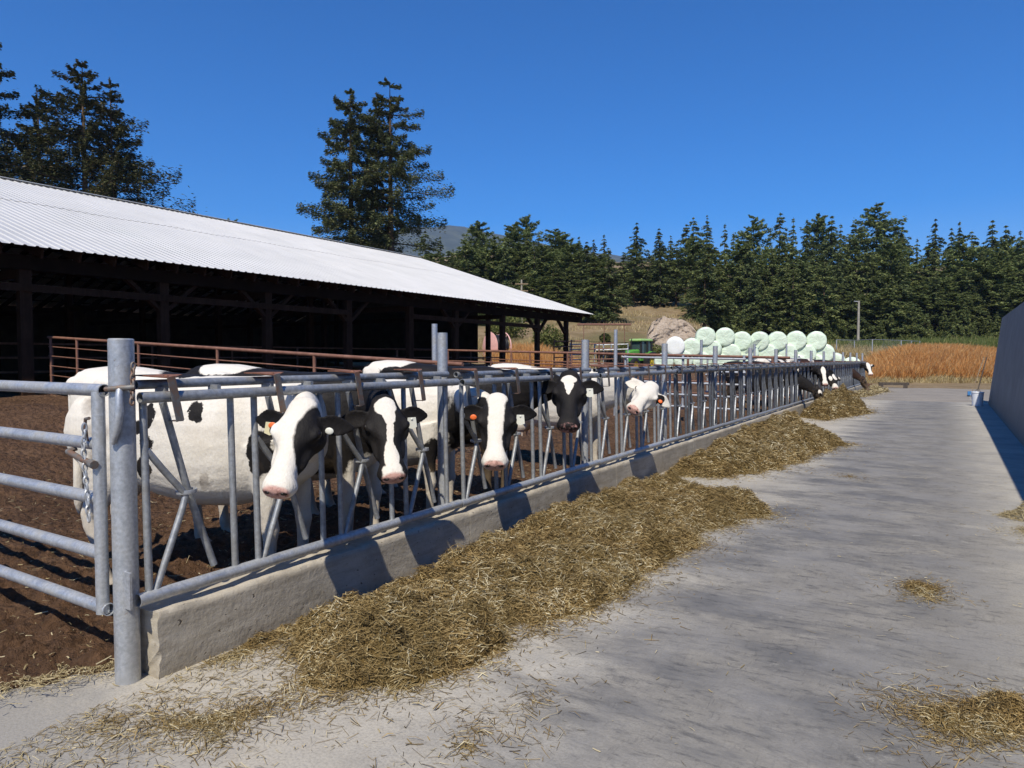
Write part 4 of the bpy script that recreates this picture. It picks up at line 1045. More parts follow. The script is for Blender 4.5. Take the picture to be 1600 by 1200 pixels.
# ------------------------------------------------------------------ trees
def conifer(name, seed, H, R, base, levels, per, prof, droop, tuft, dens, mat, trunk_r, irregular=.35, twig=.55, rise=0., tops=None, limbs=False, sway=0., whorl=False):
    """trunk mesh and crown mesh of one conifer: whorls of limbs carrying flat sprays of needle tufts"""
    g = np.random.default_rng(seed)
    crown_v = []; tr = MB()
    stems = tops or [(0, 0, H, 1.0)]
    for si, (sx, sy, sh, sr) in enumerate(stems):
        zz = np.linspace(0, sh, 9)
        tr.tube([(sx*min(1, z/sh*3)+sway*math.sin(z*.4), sy*min(1, z/sh*3), z) for z in zz], [max(.015, trunk_r*sr*(1-z/sh)**.8+.012) for z in zz], 8)
        nl = int(levels*sh/H*(1 if si == 0 else .6))
        for i in range(nl):
            t = (i+g.random()*.8)/nl; z = sh*(base+(1-base)*t) if si == 0 else sh*(.55+.45*t)
            tt = (z/sh-base)/(1-base)
            r0 = R*sr*np.interp(tt, [p[0] for p in prof], [p[1] for p in prof])
            zb = z; a0 = g.random()*2*PI
            for k in range(per):
                if g.random() < .12*irregular/.35: continue
                a = g.random()*2*PI; r = r0*(1+irregular*g.normal()*.8)
                if whorl:
                    a = a0+2*PI*(k+.5*g.random())/per; z = zb+g.normal(0, .12); r = r0*(g.uniform(1.0, 1.22) if g.random() < .28 else g.uniform(.55, .92))
                if r < .12*R*.3: r = .1*R
                r = min(r, r0*1.6)
                dr = droop*(.7+.6*g.random()); up = rise*(tt**1.5)
                n = max(4, int(dens*r/R*(.7+.6*g.random())*10))
                s = g.random(n)**.75*.92+.08
                side = g.normal(0, 1, n)*twig*.42*r*np.sqrt(s)*(1.12-s)
                ca, sa = math.cos(a), math.sin(a)
                zc = z+r*(up*s-dr*s**1.4+(.22*dr+.10*whorl)*s**3)-np.abs(side)*.25*dr+g.normal(0, .05*r+.03, n)
                x = sx+ca*r*s-sa*side; y = sy+sa*r*s+ca*side
                L = tuft*(.6+.8*g.random(n)); Wd = L*(.30+.25*g.random(n))
                dx = ca*.8-sa*np.sign(side)*.6+g.normal(0, .35, n); dy = sa*.8+ca*np.sign(side)*.6+g.normal(0, .35, n); dz = -.25*dr+up*.4+g.normal(0, .28, n)
                d = np.stack([dx, dy, dz], 1); d /= np.linalg.norm(d, axis=1, keepdims=True)
                nr = np.stack([g.normal(0, .5, n), g.normal(0, .5, n), np.ones(n)], 1); w = np.cross(d, nr); w /= np.linalg.norm(w, axis=1, keepdims=True)+1e-9
                P = np.stack([x, y, zc], 1); L = L[:, None]; Wd = Wd[:, None]
                hang = np.array([0, 0, -1.])*L*.12
                crown_v.append(np.stack([P-d*L*.5-w*Wd*.25, P-d*L*.1-w*Wd*.5+hang*0, P+d*L*.5+hang, P-d*L*.1+w*Wd*.5, ], 1).reshape(-1, 3))
                if limbs and (g.random() < .8):
                    pts = [(sx+ca*r*q, sy+sa*r*q, z+r*(up*q-dr*q**1.4+.22*dr*q**3)) for q in (0, .35, .7, .95)]
                    tr.tube(pts, [max(.012, trunk_r*.16*(1-q))+.01 for q in (0, .35, .7, .95)], 5)
    V = np.concatenate(crown_v); Q = np.arange(len(V)).reshape(-1, 4)
    return tr.mesh('trunk'), np_mesh('crown', V, Q), mat
FIRP = [(0, .75), (.08, 1), (.3, .85), (.6, .52), (.85, .22), (1, .03)]
SPIREP = [(0, .8), (.1, 1), (.5, .62), (.8, .3), (1, .03)]
PINEP = [(0, .45), (.2, .8), (.5, 1), (.75, .85), (.92, .5), (1, .15)]
HEROP = [(0, .9), (.1, 1), (.3, .88), (.5, .70), (.75, .42), (.9, .24), (1, .06)]
def plant(src, loc, s, rz, label, group, sz=None):
    o = src if src.get('used') is None else copy_tree(src)
    src['used'] = 1
    o.location = loc; o.rotation_euler = (0, 0, rz); o.scale = (s if sz is None else sz, s if sz is None else sz, s)
    tag(o, label, 'tree', group); return o
def tree_proto(name, parts):
    tr, cr, m = parts; t = thing(name)
    link('trunk', tr, M['bark'], t); link('crown', cr, M[m], t); return t
def build_trees():
    # hero trees behind the barn: (u, v of the top, depth, crown radius)
    def hero(u, v, D, R, seed, label, tops=None, mat='fir', name='fir_tree', base=.12, droop=.30, levels=46, per=5, irr=.38, prof=HEROP, dens=15, tuft=.5, limbs=True, twig=.55, whorl=True):
        p = at_d(u, v, D); g = tz(p.x, p.y); H = p.z-g
        tp = None
        if tops: tp = [(0, 0, H, 1.0)]+[(lx*_R[0]+0, lx*_R[1], H*f, k) for lx, f, k in tops]
        t = tree_proto(name, conifer(name, seed, H, R, base, levels, per, prof, droop, tuft, dens, mat, .38, irr, twig, .18, tp, limbs, 0., whorl))
        t.location = (p.x, p.y, g-.1); tag(t, label, 'tree'); return t
    hero(547, 136, 62, 4.0, 21, 'tall ragged fir behind the barn, the left of the close pair', irr=.3, droop=.26, levels=24, per=5, dens=70, twig=.36, tuft=.26, prof=[(0, .9), (.45, 1), (.65, 1), (.82, .8), (.93, .42), (1, .10)])
    hero(609, 126, 63, 5.1, 22, 'tall ragged fir behind the barn, the right and wider of the close pair', tops=[(-1.2, .93, .4)], irr=.3, droop=.24, levels=24, per=5, dens=74, twig=.36, tuft=.26, prof=[(0, 1), (.5, 1), (.62, .85), (.75, .66), (.87, .5), (.95, .32), (1, .12)])
    hero(128, 92, 55, 9.4, 23, prof=[(0, .95), (.45, .80), (.56, .72), (.65, .6), (.8, .35), (.92, .18), (1, .03)], label='broad dark spruce with two tips above the barn roof at the left', tops=[(2.2, .94, .5)], mat='spruce', name='spruce_tree', droop=.06, levels=25, per=6, dens=95, tuft=.27, irr=.2, twig=.17)
    hero(-34, 40, 52, 6.6, 24, 'dark spruce cut by the left edge of the picture', mat='spruce', name='spruce_tree', droop=.02, levels=24, per=6, dens=90, twig=.17, tuft=.27, irr=.2, prof=[(0, 1.2), (.56, .74), (.65, .6), (.8, .35), (.92, .22), (1, .03)])
    hero(58, 140, 60, 6.4, 25, 'dark spruce low between the left edge tree and the two tipped spruce', mat='spruce', name='spruce_tree', droop=-.02, levels=20, per=6, dens=90, twig=.17, tuft=.27, irr=.2, prof=[(0, 1.2), (.56, .74), (.65, .6), (.8, .35), (.92, .20), (1, .03)])
    # forest kinds, one metre tall each, scaled in place
    P = {}
    def proto(key, *a, **k): P[key] = tree_proto(a[0], conifer(*a, **k))
    proto('fir', 'fir_tree', 31, 15, 2.7, .06, 34, 6, FIRP, .38, .46, 8, 'fir_far', .2)
    proto('fir2', 'fir_tree', 32, 15, 3.1, .10, 30, 6, FIRP, .45, .48, 8.5, 'fir_dark', .22, irregular=.5)
    proto('spire', 'spire_fir_tree', 33, 15, 1.9, .08, 34, 5, SPIREP, .5, .42, 7.5, 'fir_dark', .17)
    proto('pine', 'pine_tree', 34, 15, 2.6, .30, 24, 6, PINEP, .0, .55, 8.5, 'pine_far', .22, irregular=.45, rise=.5)
    proto('pine2', 'pine_tree', 35, 15, 2.9, .16, 28, 6, PINEP, .1, .55, 8.5, 'pine_far', .24, irregular=.5, rise=.45)
    proto('bushy', 'young_fir_tree', 36, 9, 2.7, .0, 24, 7, FIRP, .28, .42, 9, 'fir_far', .14)
    proto('fir3', 'fir_tree', 41, 15, 2.4, .14, 26, 5, [(0, .6), (.2, 1), (.5, .8), (.75, .6), (.9, .3), (1, .05)], .3, .46, 8.5, 'fir_far', .2, irregular=.7)
    proto('pine3', 'pine_tree', 42, 15, 2.3, .38, 20, 6, [(0, .5), (.3, .9), (.6, 1), (.85, .7), (1, .2)], -.1, .5, 9, 'pine_far', .22, irregular=.6, rise=.5)
    proto('spire2', 'spire_fir_tree', 43, 15, 2.2, .02, 30, 5, [(0, 1), (.3, .8), (.6, .5), (.85, .22), (1, .03)], .35, .42, 8, 'fir_far', .17, irregular=.55)
    BASE = {'fir3': 15, 'pine3': 15, 'spire2': 15, 'fir': 15, 'fir2': 15, 'spire': 15, 'pine': 15, 'pine2': 15, 'bushy': 9}
    KIND = {'fir3': 'uneven open fir', 'pine3': 'bare stemmed pine', 'spire2': 'green spire fir', 'fir': 'pointed green fir', 'fir2': 'ragged dark fir', 'spire': 'slim dark spire fir', 'pine': 'round topped pine', 'pine2': 'broad light green pine', 'bushy': 'young bushy fir'}
    def where(u):
        for a, b, w in ((-999, 560, 'just above the barn ridge'), (560, 720, 'before the blue mountain'), (720, 800, 'behind the sloping barn gable edge'), (800, 870, 'near the crossed utility pole'),
                        (870, 940, 'above the roof tip'), (940, 1010, 'above the tan slope'), (1010, 1085, 'behind the sand bank'), (1085, 1150, 'above the left bales'),
                        (1150, 1220, 'above the middle bales'), (1220, 1300, 'above the right bales'), (1300, 1350, 'beside the bare utility pole'), (1350, 1400, 'behind the chain link fence'),
                        (1400, 1460, 'behind the highest weeds'), (1460, 1520, 'behind the green crop strip'), (1520, 1560, 'over the grey wall corner'), (1560, 9999, 'at the far right edge')):
            if a <= u < b: return w
    todo = []
    sky_ = [(362, 345, 'pine'), (376, 347, 'fir'), (664, 359, 'fir'), (688, 367, 'spire'), (706, 392, 'spire'), (749, 346, 'pine'), (773, 364, 'spire'), (802, 350, 'pine'), (821, 338, 'pine'), (842, 359, 'fir'), (868, 358, 'pine'), (884, 374, 'pine'), (905, 367, 'spire'), (928, 372, 'spire'), (944, 364, 'spire'),
            (995, 346, 'fir2'), (1030, 355, 'fir2'), (1048, 367, 'fir'), (1072, 348, 'fir'), (1084, 337, 'fir2'), (1105, 335, 'fir'), (1133, 347, 'spire'), (1146, 362, 'spire'), (1178, 337, 'pine2'), (1219, 330, 'fir2'), (1240, 337, 'spire'), (1261, 340, 'spire'), (1280, 335, 'pine'), (1300, 335, 'fir2'), (1314, 347, 'fir'), (1338, 352, 'pine2'),
            (1371, 318, 'pine2'), (1400, 344, 'fir'), (1410, 345, 'fir2'), (1433, 370, 'spire'), (1462, 340, 'fir2'), (1487, 354, 'fir2'), (1500, 343, 'spire'), (1519, 359, 'fir'), (1551, 342, 'fir2'), (1572, 350, 'fir2'), (1595, 357, 'fir'), (1622, 345, 'fir2'), (1650, 350, 'fir')]
    r = random.Random(11)
    alt = {'fir': ['fir', 'fir3', 'spire2'], 'fir2': ['fir2', 'fir3', 'fir2'], 'spire': ['spire', 'spire2'], 'pine': ['pine', 'pine3'], 'pine2': ['pine2', 'pine3', 'pine2']}
    sky_ += [(929, 392, 'fir'), (952, 398, 'fir2'), (1102, 395, 'fir2'), (1124, 400, 'fir')]
    for u, v, k in sky_:
        D = r.uniform(98, 116) if u > 560 else 95
        if v in (392, 398, 395, 400) and u > 900: D = r.uniform(70, 75)
        todo.append((u, v, D, r.choice(alt[k]), 'tall', 'standing forward on the slope' if D < 80 else 'reaching the skyline'))
    u = 628
    while u < 1690:
        for row, (D0, D1, va, vb) in enumerate(((88, 98, 368, 400), (80, 88, 400, 460))):
            v = r.uniform(va, vb); D = r.uniform(D0, D1); uu = u+r.uniform(-7, 7)+row*8
            if uu < 720: v = max(v, 385+ (720-uu)*.25)
            if row == 1 and 945 < uu < 1095: continue
            if row == 0 and 940 < uu < 1075: D = r.uniform(93, 102)
            kinds = ['fir', 'fir2', 'pine2', 'fir3', 'pine', 'fir2', 'spire2', 'pine3', 'fir3']
            todo.append((uu, v, D, r.choice(kinds), ('middle row', 'front row')[row], ('in middle forest rows', 'in front forest row')[row]))
        u += 15.5 if u > 900 else 14
    for uu in np.arange(1118, 1660, 17):
        todo.append((uu+r.uniform(-6, 6), r.uniform(468, 505), r.uniform(78, 82), 'bushy', 'low', 'at the forest foot'))
    for uu in np.arange(700, 930, 19):
        todo.append((uu+r.uniform(-6, 6), r.uniform(425, 470), r.uniform(78, 84), 'bushy', 'low', 'at the forest foot'))
    seen = {}
    for u, v, D, k, how, where2 in todo:
        p = at_d(u, v, D); g = tz(p.x, p.y); H = p.z-g
        if H < 2: continue
        s = H/BASE[k]
        wd = s*r.uniform(.78, 1.0)
        if how != 'low': wd = max(wd, .78*r.uniform(.85, 1.15))
        base_lab = f'{KIND[k]} {where2}, {where(u)}'
        o = plant(P[k], (p.x, p.y, g-.15), s, r.uniform(0, 6.28), base_lab, f'{KIND[k]}s {where2}', wd)
        seen.setdefault(base_lab, []).append((u, o))
    for lab, L in seen.items():
        if len(L) == 1: continue
        L.sort(key=lambda q: q[0])
        n = len(L); names = {2: ['left', 'right'], 3: ['left', 'middle', 'right']}.get(n, ['leftmost']+[f'{["second","third","fourth","fifth","sixth","seventh"][i]} from left' for i in range(n-2)]+['rightmost'])
        for w, (u, o) in zip(names, L):
            ws = f'{w} {lab}' if n <= 3 else f'{lab}, {w}'
            o['label'] = ws.replace(' of the forest,', ',').replace('left ', 'left-hand ', 1) if False else ws.replace(' of the forest,', ',')
    for o in bpy.data.objects:
        if o.get('used') is not None: del o['used']
    # shrubs on the slope and by the barn end
    g = np.random.default_rng(5)
    spots = [(1020, 522, 58, 1.7, 'round green shrub left of the sand bank'), (1006, 508, 60, 1.2, 'smaller yellow green shrub left of the sand bank'), (975, 520, 60, 1.1, 'low shrub on the slope above the tractor cab'), (857, 512, 56, 2.4, 'light green shrub between the last two barn posts'),
             (790, 504, 60, 3.0, 'dark green bush seen under the roof near the hose reel'), (1088, 505, 62, 1.8, 'green shrub at the right side of the sand bank'), (1076, 496, 66, 1.4, 'shrub above the sand bank'), (945, 505, 63, .9, 'small low shrub in the middle of the tan slope'), (1302, 538, 64, 1.4, 'yellowish shrub beside the chain link fence end')]
    for u, v, D, s, lab in spots:
        n = 2600; d = g.normal(0, 1, (n, 3)); d /= np.linalg.norm(d, axis=1, keepdims=True); rr = g.random(n)**.45
        lob = 1+.45*(vnoise(d[:, 0]*2.2+5, d[:, 2]*2.2+d[:, 1]*1.7+5, int(u))-.5)
        Pn = d*(rr*lob)[:, None]*np.array([s*.62, s*.62, s*.5])+np.array([0, 0, s*.45]); Pn = Pn[Pn[:, 2] > 0.02]; n = len(Pn)
        t = g.normal(0, 1, (n, 3)); t /= np.linalg.norm(t, axis=1, keepdims=True); w = np.cross(t, g.normal(0, 1, (n, 3))); w /= np.linalg.norm(w, axis=1, keepdims=True)
        L = .07*s**.5*(.6+.8*g.random((n, 1)))
        V = np.stack([Pn-t*L, Pn-w*L*.5, Pn+t*L, Pn+w*L*.5], 1).reshape(-1, 3)
        p = at_d(u, v, D); z = tz(p.x, p.y)
        t = thing('shrub', (p.x, p.y, z-.05), 0, lab, 'shrub', 'shrubs on the dry slope')
        link('foliage', np_mesh('foliage', V, np.arange(len(V)).reshape(-1, 4)), M['shrub'], t)
        b = MB()
        for q in range(6): a = q*1.05; b.tube([(0, 0, -.1), (.2*s*math.cos(a), .2*s*math.sin(a), .3*s), (.35*s*math.cos(a), .35*s*math.sin(a), .65*s)], [.03, .02, .008], 5)
        b.build('stems', M['bark'], t)

# ------------------------------------------------------------------ cattle
def ring(c, ux, uy, rx, ry, n=20, p=2.3):
    out = []
    for k in range(n):
        a = 2*PI*k/n; ca, sa = math.cos(a), math.sin(a)
        out.append(c+ux*(rx*math.copysign(abs(ca)**(2/p), ca))+uy*(ry*math.copysign(abs(sa)**(2/p), sa)))
    return out
def loft(b, path, n=20, p=2.3, up=Vector((0, 0, 1))):
    """path: (point, half width, half height)"""
    P = [Vector(q[0]) for q in path]; rs = []
    for i, q in enumerate(path):
        t = (P[min(i+1, len(P)-1)]-P[max(i-1, 0)]).normalized()
        side = up.cross(t)
        if side.length < .15: side = Vector((0, 1, 0))
        side.normalize(); u2 = t.cross(side)
        rs.append(ring(P[i], side, u2, q[1], q[2], n, p))
    b.rings(rs)
def catmull(P, n):
    P = [np.array(p, float) for p in P]; P = [2*P[0]-P[1]]+P+[2*P[-1]-P[-2]]; out = []
    for i in range(1, len(P)-2):
        for s in np.linspace(0, 1, n, endpoint=(i == len(P)-3)):
            a, b, c, d = P[i-1:i+3]
            out.append(.5*((2*b)+(c-a)*s+(2*a-5*b+4*c-d)*s*s+(3*b-a-3*c+d)*s**3))
    return out
def coat(name, base, body, head, extra_head_white=(), grey=(), pink=True, dirt=.6, muzzle='pink', brown=False):
    """body/head: lists of (centre, radii) patches of the other colour; patches on the head are given in the head's own frame"""
    t = NT(name); co = t.coord()
    at = t.node('Attribute'); at.attribute_name = 'hco'; at.attribute_type = 'GEOMETRY'; hc = at.outputs['Vector']
    nz = t.node('TexNoise'); nz.inputs['Scale'].default_value = 7; nz.inputs['Detail'].default_value = 5; nz.inputs['Roughness'].default_value = .62; t.put(nz.inputs['Vector'], co)
    warp = t.vmath('SUBTRACT', nz.outputs[1], (.5, .5, .5))
    def wv(v, a):
        n = t.node('VectorMath', operation='SCALE'); t.put(n.inputs[0], warp); n.inputs['Scale'].default_value = a
        return t.vmath('ADD', v, n.outputs[0])
    bw, hw = wv(co, .16), wv(hc, .055)
    def field(L, v):
        d = None
        for c, r in L:
            l = t.vmath('LENGTH', t.vmath('DIVIDE', t.vmath('SUBTRACT', v, tuple(c)), tuple(r)), None, 1)
            d = l if d is None else t.math('MINIMUM', d, l)
        return d
    def mask(d, soft=.05):
        m = t.node('MapRange'); t.put(m.inputs[0], d); m.inputs[1].default_value = 1-soft; m.inputs[2].default_value = 1+soft; m.inputs[3].default_value = 1; m.inputs[4].default_value = 0
        return m.outputs[0]
    hair = t.noise(90, 3, .6, t.mapping(co, (1, 1, .35))); blot = t.noise(5, 5, .65)
    sep = t.node('SeparateXYZ'); t.put(sep.inputs[0], co)
    white = t.mix(t.ramp(blot, [(.4, 0.), (.75, .5)]), (.74, .70, .63), (.60, .53, .42))
    white = t.mix(t.ramp(hair, [(.3, .25), (.6, 0.)]), white, (.52, .47, .40))
    black = t.ramp(blot, [(.35, (.010, .0095, .010)), (.75, (.024, .021, .020))]) if not brown else t.ramp(blot, [(.35, (.018, .011, .009)), (.75, (.055, .028, .02))])
    fields = [f for f in (field(body, bw) if body else None, field(head, hw) if head else None) if f is not None]
    d = fields[0] if fields else None
    for f in fields[1:]: d = t.math('MINIMUM', d, f)
    m = mask(d) if d is not None else 0.
    col = t.mix(m, white, black) if base == 'white' else t.mix(m, black, white)
    if extra_head_white:
        col = t.mix(mask(field(extra_head_white, hw)), col, white)
    if grey: col = t.mix(t.math('MULTIPLY', mask(field(grey, bw), .25), t.ramp(blot, [(.35, .2), (.6, .75)])), col, (.24, .20, .165))
    # muck on the legs and belly
    low = t.node('MapRange'); t.put(low.inputs[0], t.math('ADD', sep.outputs[2], t.math('MULTIPLY', t.math('SUBTRACT', blot, .5), 1.2))); low.inputs[1].default_value = .80; low.inputs[2].default_value = .15; low.inputs[3].default_value = 0; low.inputs[4].default_value = dirt
    col = t.mix(low.outputs[0], col, (.20, .145, .09))
    hoof = t.node('MapRange'); t.put(hoof.inputs[0], sep.outputs[2]); hoof.inputs[1].default_value = .075; hoof.inputs[2].default_value = .055; hoof.inputs[3].default_value = 0; hoof.inputs[4].default_value = 1
    col = t.mix(hoof.outputs[0], col, (.05, .038, .028))
    mz = mask(field([((.580, 0, -.018), (.062, .088, .058))], hw), .12)
    pk = t.ramp(t.noise(30, 4, .7), [(.34, (.20, .10, .085)), (.5, (.54, .32, .27)), (.8, (.64, .42, .36))])
    if muzzle == 'dark': pk = t.ramp(t.noise(14, 4, .7), [(.46, (.02, .016, .016)), (.62, (.5, .27, .25))])
    col = t.mix(mz, col, pk)
    col = t.mix(mask(field([((.50, .066, -.090), (.07, .035, .010)), ((.50, -.066, -.090), (.07, .035, .010)), ((.556, 0, -.094), (.03, .06, .009))], hc), .2), col, (.05, .025, .022))
    # udder
    ud = mask(field([((-.40, 0, .54), (.2, .17, .10))], co), .3)
    col = t.mix(ud, col, (.50, .40, .34))
    t.out(col, .6, 0, .12); t.bump(t.math('ADD', t.math('MULTIPLY', hair, .3), t.math('ADD', t.noise(5, 4, .6), t.math('MULTIPLY', t.noise(22, 4, .65), .35))), .5, .022)
    return t.m
def make_cow(name, hip, yaw, head_at, psi, pitch, roll, hs, mat, label, group, z0=0., scale=1., voxel=.0115, eat=False, hind=.0, tags=(), ears=(1, 1), parts=True, nb=.0, udder=True):
    """one continuous body grown from lofts: trunk, neck to the head's place, head, ears, four legs, udder and tail"""
    cy, sy = math.cos(yaw), math.sin(yaw)
    org = Vector((hip[0]+.45*cy*scale, hip[1]+.45*sy*scale, z0))
    Wm = Matrix.Translation(org) @ Matrix.Rotation(yaw, 4, 'Z') @ Matrix.Scale(scale, 4); Wi = Wm.inverted()
    Hw = Matrix.Translation(Vector(head_at)) @ Matrix.Rotation(psi, 4, 'Z') @ Matrix.Rotation(pitch, 4, 'Y') @ Matrix.Rotation(roll, 4, 'X') @ Matrix.Scale(hs, 4) @ Matrix.Translation((-.27, 0, .04))
    Hm = Wi @ Hw; Hi = Hm.inverted()
    b = MB()
    tr = [(-.90, 1.30, .05, .07), (-.87, 1.27, .11, .13), (-.80, 1.215, .19, .235), (-.66, 1.15, .255, .315), (-.45, 1.085, .285, .375), (-.22, 1.02, .30, .405), (.05, .985, .33, .42), (.30, .985, .315, .415), (.50, 1.01, .255, .395), (.66, 1.03, .20, .345), (.78, 1.03, .145, .26), (.86, 1.03, .07, .13)]
    b.rings([ring(Vector((x, 0, z)), Vector((0, 1, 0)), Vector((0, 0, 1)), w, h, 28, 2.45) for x, z, w, h in tr])
    for s in (-1, 1):
        b.ell((-.47, s*.212, 1.35), (.13, .075, .055)); b.ell((-.82, s*.12, 1.33), (.07, .05, .07)); b.ell((.50, s*.165, 1.02), (.15, .10, .27)); b.ell((-.60, s*.21, 1.05), (.22, .10, .25))
        if udder: b.ell((-.40, s*.065, .64), (.17, .09, .13))
        for x in (-.34, -.49) if udder else (): b.tube([(x, s*.08, .56), (x, s*.085, .46)], [.018, .013], 8)
        f0 = .03 if s > 0 else -.02
        loft(b, [((.52, s*.19, 1.0), .09, .15), ((.55, s*.185, .85), .085, .115), ((.575+f0, s*.175, .66), .06, .075), ((.59+f0, s*.17, .52), .048, .055), ((.60+f0, s*.17, .45), .05, .056), ((.595+f0, s*.17, .38), .037, .043), ((.59+f0, s*.17, .24), .032, .037), ((.595+f0, s*.17, .14), .042, .047), ((.615+f0, s*.17, .09), .042, .046), ((.645+f0, s*.17, .055), .052, .066), ((.655+f0, s*.17, .0), .058, .075)], 14, 2.1, Vector((1, 0, 0)))
        h0 = hind if s < 0 else hind*.2-.05
        loft(b, [((-.60, s*.19, 1.12), .10, .24), ((-.56+h0*.2, s*.205, .90), .09, .20), ((-.59+h0*.4, s*.205, .74), .07, .135), ((-.68+h0*.7, s*.195, .60), .052, .085), ((-.755+h0*.8, s*.19, .50), .043, .062), ((-.75+h0*.85, s*.185, .43), .042, .056), ((-.72+h0*.9, s*.185, .33), .034, .042), ((-.70+h0, s*.185, .20), .034, .040), ((-.69+h0, s*.185, .13), .043, .048), ((-.665+h0, s*.185, .08), .043, .048), ((-.64+h0, s*.185, .045), .052, .065), ((-.63+h0, s*.185, .0), .056, .072)], 14, 2.1, Vector((1, 0, 0)))
    tp = catmull([(-.86, 0, 1.40), (-.945, .0, 1.32), (-.96, .01, 1.05), (-.94, .02, .75), (-.95, .03, .45)], 5)
    b.tube(tp, list(np.interp(np.linspace(0, 1, len(tp)), [0, .15, .65, .8, .93, 1], [.045, .032, .022, .034, .04, .012])), 10)
    # neck
    A0 = Vector((.48, 0, 1.10)); A1 = Vector((.70, 0, 1.12+nb)); B0 = Hm @ Vector((.075, 0, -.075))
    hx = (Hm.to_3x3() @ Vector((1, 0, 0))).normalized(); B1 = B0+((A1-B0).normalized()*.8-hx*.32).normalized()*.27
    C = [np.array(A0), np.array(A1), .5*(np.array(A1)+np.array(B1))+np.array([0, 0, .02]), np.array(B1), np.array(B0)]
    pts = catmull(C, 5); q = np.linspace(0, 1, len(pts)); hs2 = hs/scale
    hw = np.interp(q, [0, .25, .5, .75, 1], [.20, .165, .125, .095*hs2, .07*hs2]); hh = np.interp(q, [0, .25, .5, .75, 1], [.34, .29, .22, .15*hs2, .07*hs2])
    hup = (Hm.to_3x3() @ Vector((0, 0, 1))).normalized(); rs = []
    for i, p in enumerate(pts):
        t = Vector(pts[min(i+1, len(pts)-1)]-pts[max(i-1, 0)]).normalized()
        u = Vector((0, 0, 1)).lerp(hup, float(q[i])**1.5); u = (u-t*u.dot(t)).normalized(); sd = u.cross(t)
        rs.append(ring(Vector(p)-u*(.03*(1-q[i])), sd, u, float(hw[i]), float(hh[i]), 20, 2.2))
    b.rings(rs)
    # head, built in its own frame
    hb = MB()
    secs = [(-.055, -.05, .040, .045), (-.03, -.035, .075, .075), (.02, -.04, .095, .095), (.08, -.052, .108, .112), (.14, -.062, .113, .122), (.19, -.066, .108, .121), (.25, -.063, .092, .110), (.32, -.055, .076, .092), (.39, -.048, .070, .078), (.45, -.044, .080, .076), (.50, -.042, .088, .074), (.535, -.040, .084, .066), (.56, -.038, .066, .052), (.572, -.035, .03, .025)]
    hb.rings([ring(Vector((x, 0, z)), Vector((0, 1, 0)), Vector((0, 0, 1)), w, h, 22, 2.35) for x, z, w, h in secs])
    loft(hb, [((.10, 0, -.135), .062, .05), ((.22, 0, -.145), .056, .05), ((.35, 0, -.118), .045, .038), ((.46, 0, -.098), .048, .032), ((.515, 0, -.088), .045, .028), ((.535, 0, -.082), .02, .012)], 14)
    hb.ell((-.015, 0, .010), (.085, .075, .046)); hb.ell((.07, 0, .008), (.11, .085, .042))
    for s in (-1, 1):
        hb.ell((.13, s*.072, -.10), (.10, .052, .082)); hb.ell((.150, s*.098, -.005), (.048, .024, .028)); hb.ell((.55, s*.046, -.022), (.026, .028, .028)); hb.ell((.27, s*.070, -.065), (.13, .030, .028)); hb.ell((.155, s*.095, .012), (.05, .022, .016))
    hb.v = [(x, y*float(np.interp(x, [.22, .45], [1.24, 1.08])), z) for x, y, z in hb.v]
    for s, e in zip((-1, 1), ears):
        # cupped, leaf shaped ear standing out sideways
        er = []; d0 = Vector((.060, s*.088, -.03)); di = Vector((-.035*e, s*.222, -.045*e)); n = 9
        for i in range(n):
            f = i/(n-1); c = d0+di*f+Vector((0, 0, -.03*f*f*e)); w = [.028, .036, .052, .064, .068, .064, .052, .034, .012][i]; th = .0115
            wd = Vector((.72, 0, -.66)); nn = Vector((.60, 0, .72)); pr = []
            for k in range(-4, 5): pr.append(c+wd*(w*k/4)+nn*(.020*(k/4)**2*math.sin(PI*min(1, f*1.1))+th))
            for k in range(4, -5, -1): pr.append(c+wd*(w*k/4)+nn*(.020*(k/4)**2*math.sin(PI*min(1, f*1.1))-th))
            er.append(pr)
        hb.rings(er)
    bb = len(b.v); b.v += [tuple(Hm @ Vector(v)) for v in hb.v]; b.f += [tuple(bb+i for i in f) for f in hb.f]
    # fuse into one surface
    me = b.mesh('raw', 0); tmp = bpy.data.objects.new('raw', me); COL.objects.link(tmp)
    rm = tmp.modifiers.new('r', 'REMESH'); rm.mode = 'VOXEL'; rm.voxel_size = voxel; rm.adaptivity = 0
    sm = tmp.modifiers.new('s', 'SMOOTH'); sm.factor = .5; sm.iterations = 4 if voxel < .015 else 2
    dg = bpy.context.evaluated_depsgraph_get(); me2 = bpy.data.meshes.new_from_object(tmp.evaluated_get(dg))
    bpy.data.objects.remove(tmp); bpy.data.meshes.remove(me)
    n = len(me2.vertices); V = np.empty(n*3, np.float32); me2.vertices.foreach_get('co', V); V = V.reshape(-1, 3)
    Hn = np.array(Hi); hc = V @ Hn[:3, :3].T+Hn[:3, 3]
    # nostrils pressed in
    for s in (-1, 1):
        c = np.array([.568, s*.050, -.020]); dd = np.linalg.norm((hc-c)/np.array([.03, .020, .013]), axis=1)
        hc2 = np.array([-.020, 0, 0])*np.exp(-dd**2)[:, None]; V = V+hc2 @ np.array(Hm.to_3x3()).T
    def push(c, r, d):
        """raise or hollow the face on both sides, along the head's own sideways axis"""
        k = np.zeros(n)
        for s in (-1, 1): k += s*np.exp(-(((hc-np.array([c[0], s*c[1], c[2]]))/np.array(r))**2).sum(1))
        v = np.stack([k*0, k*d, k*0], 1); return v @ np.array(Hm.to_3x3()).T
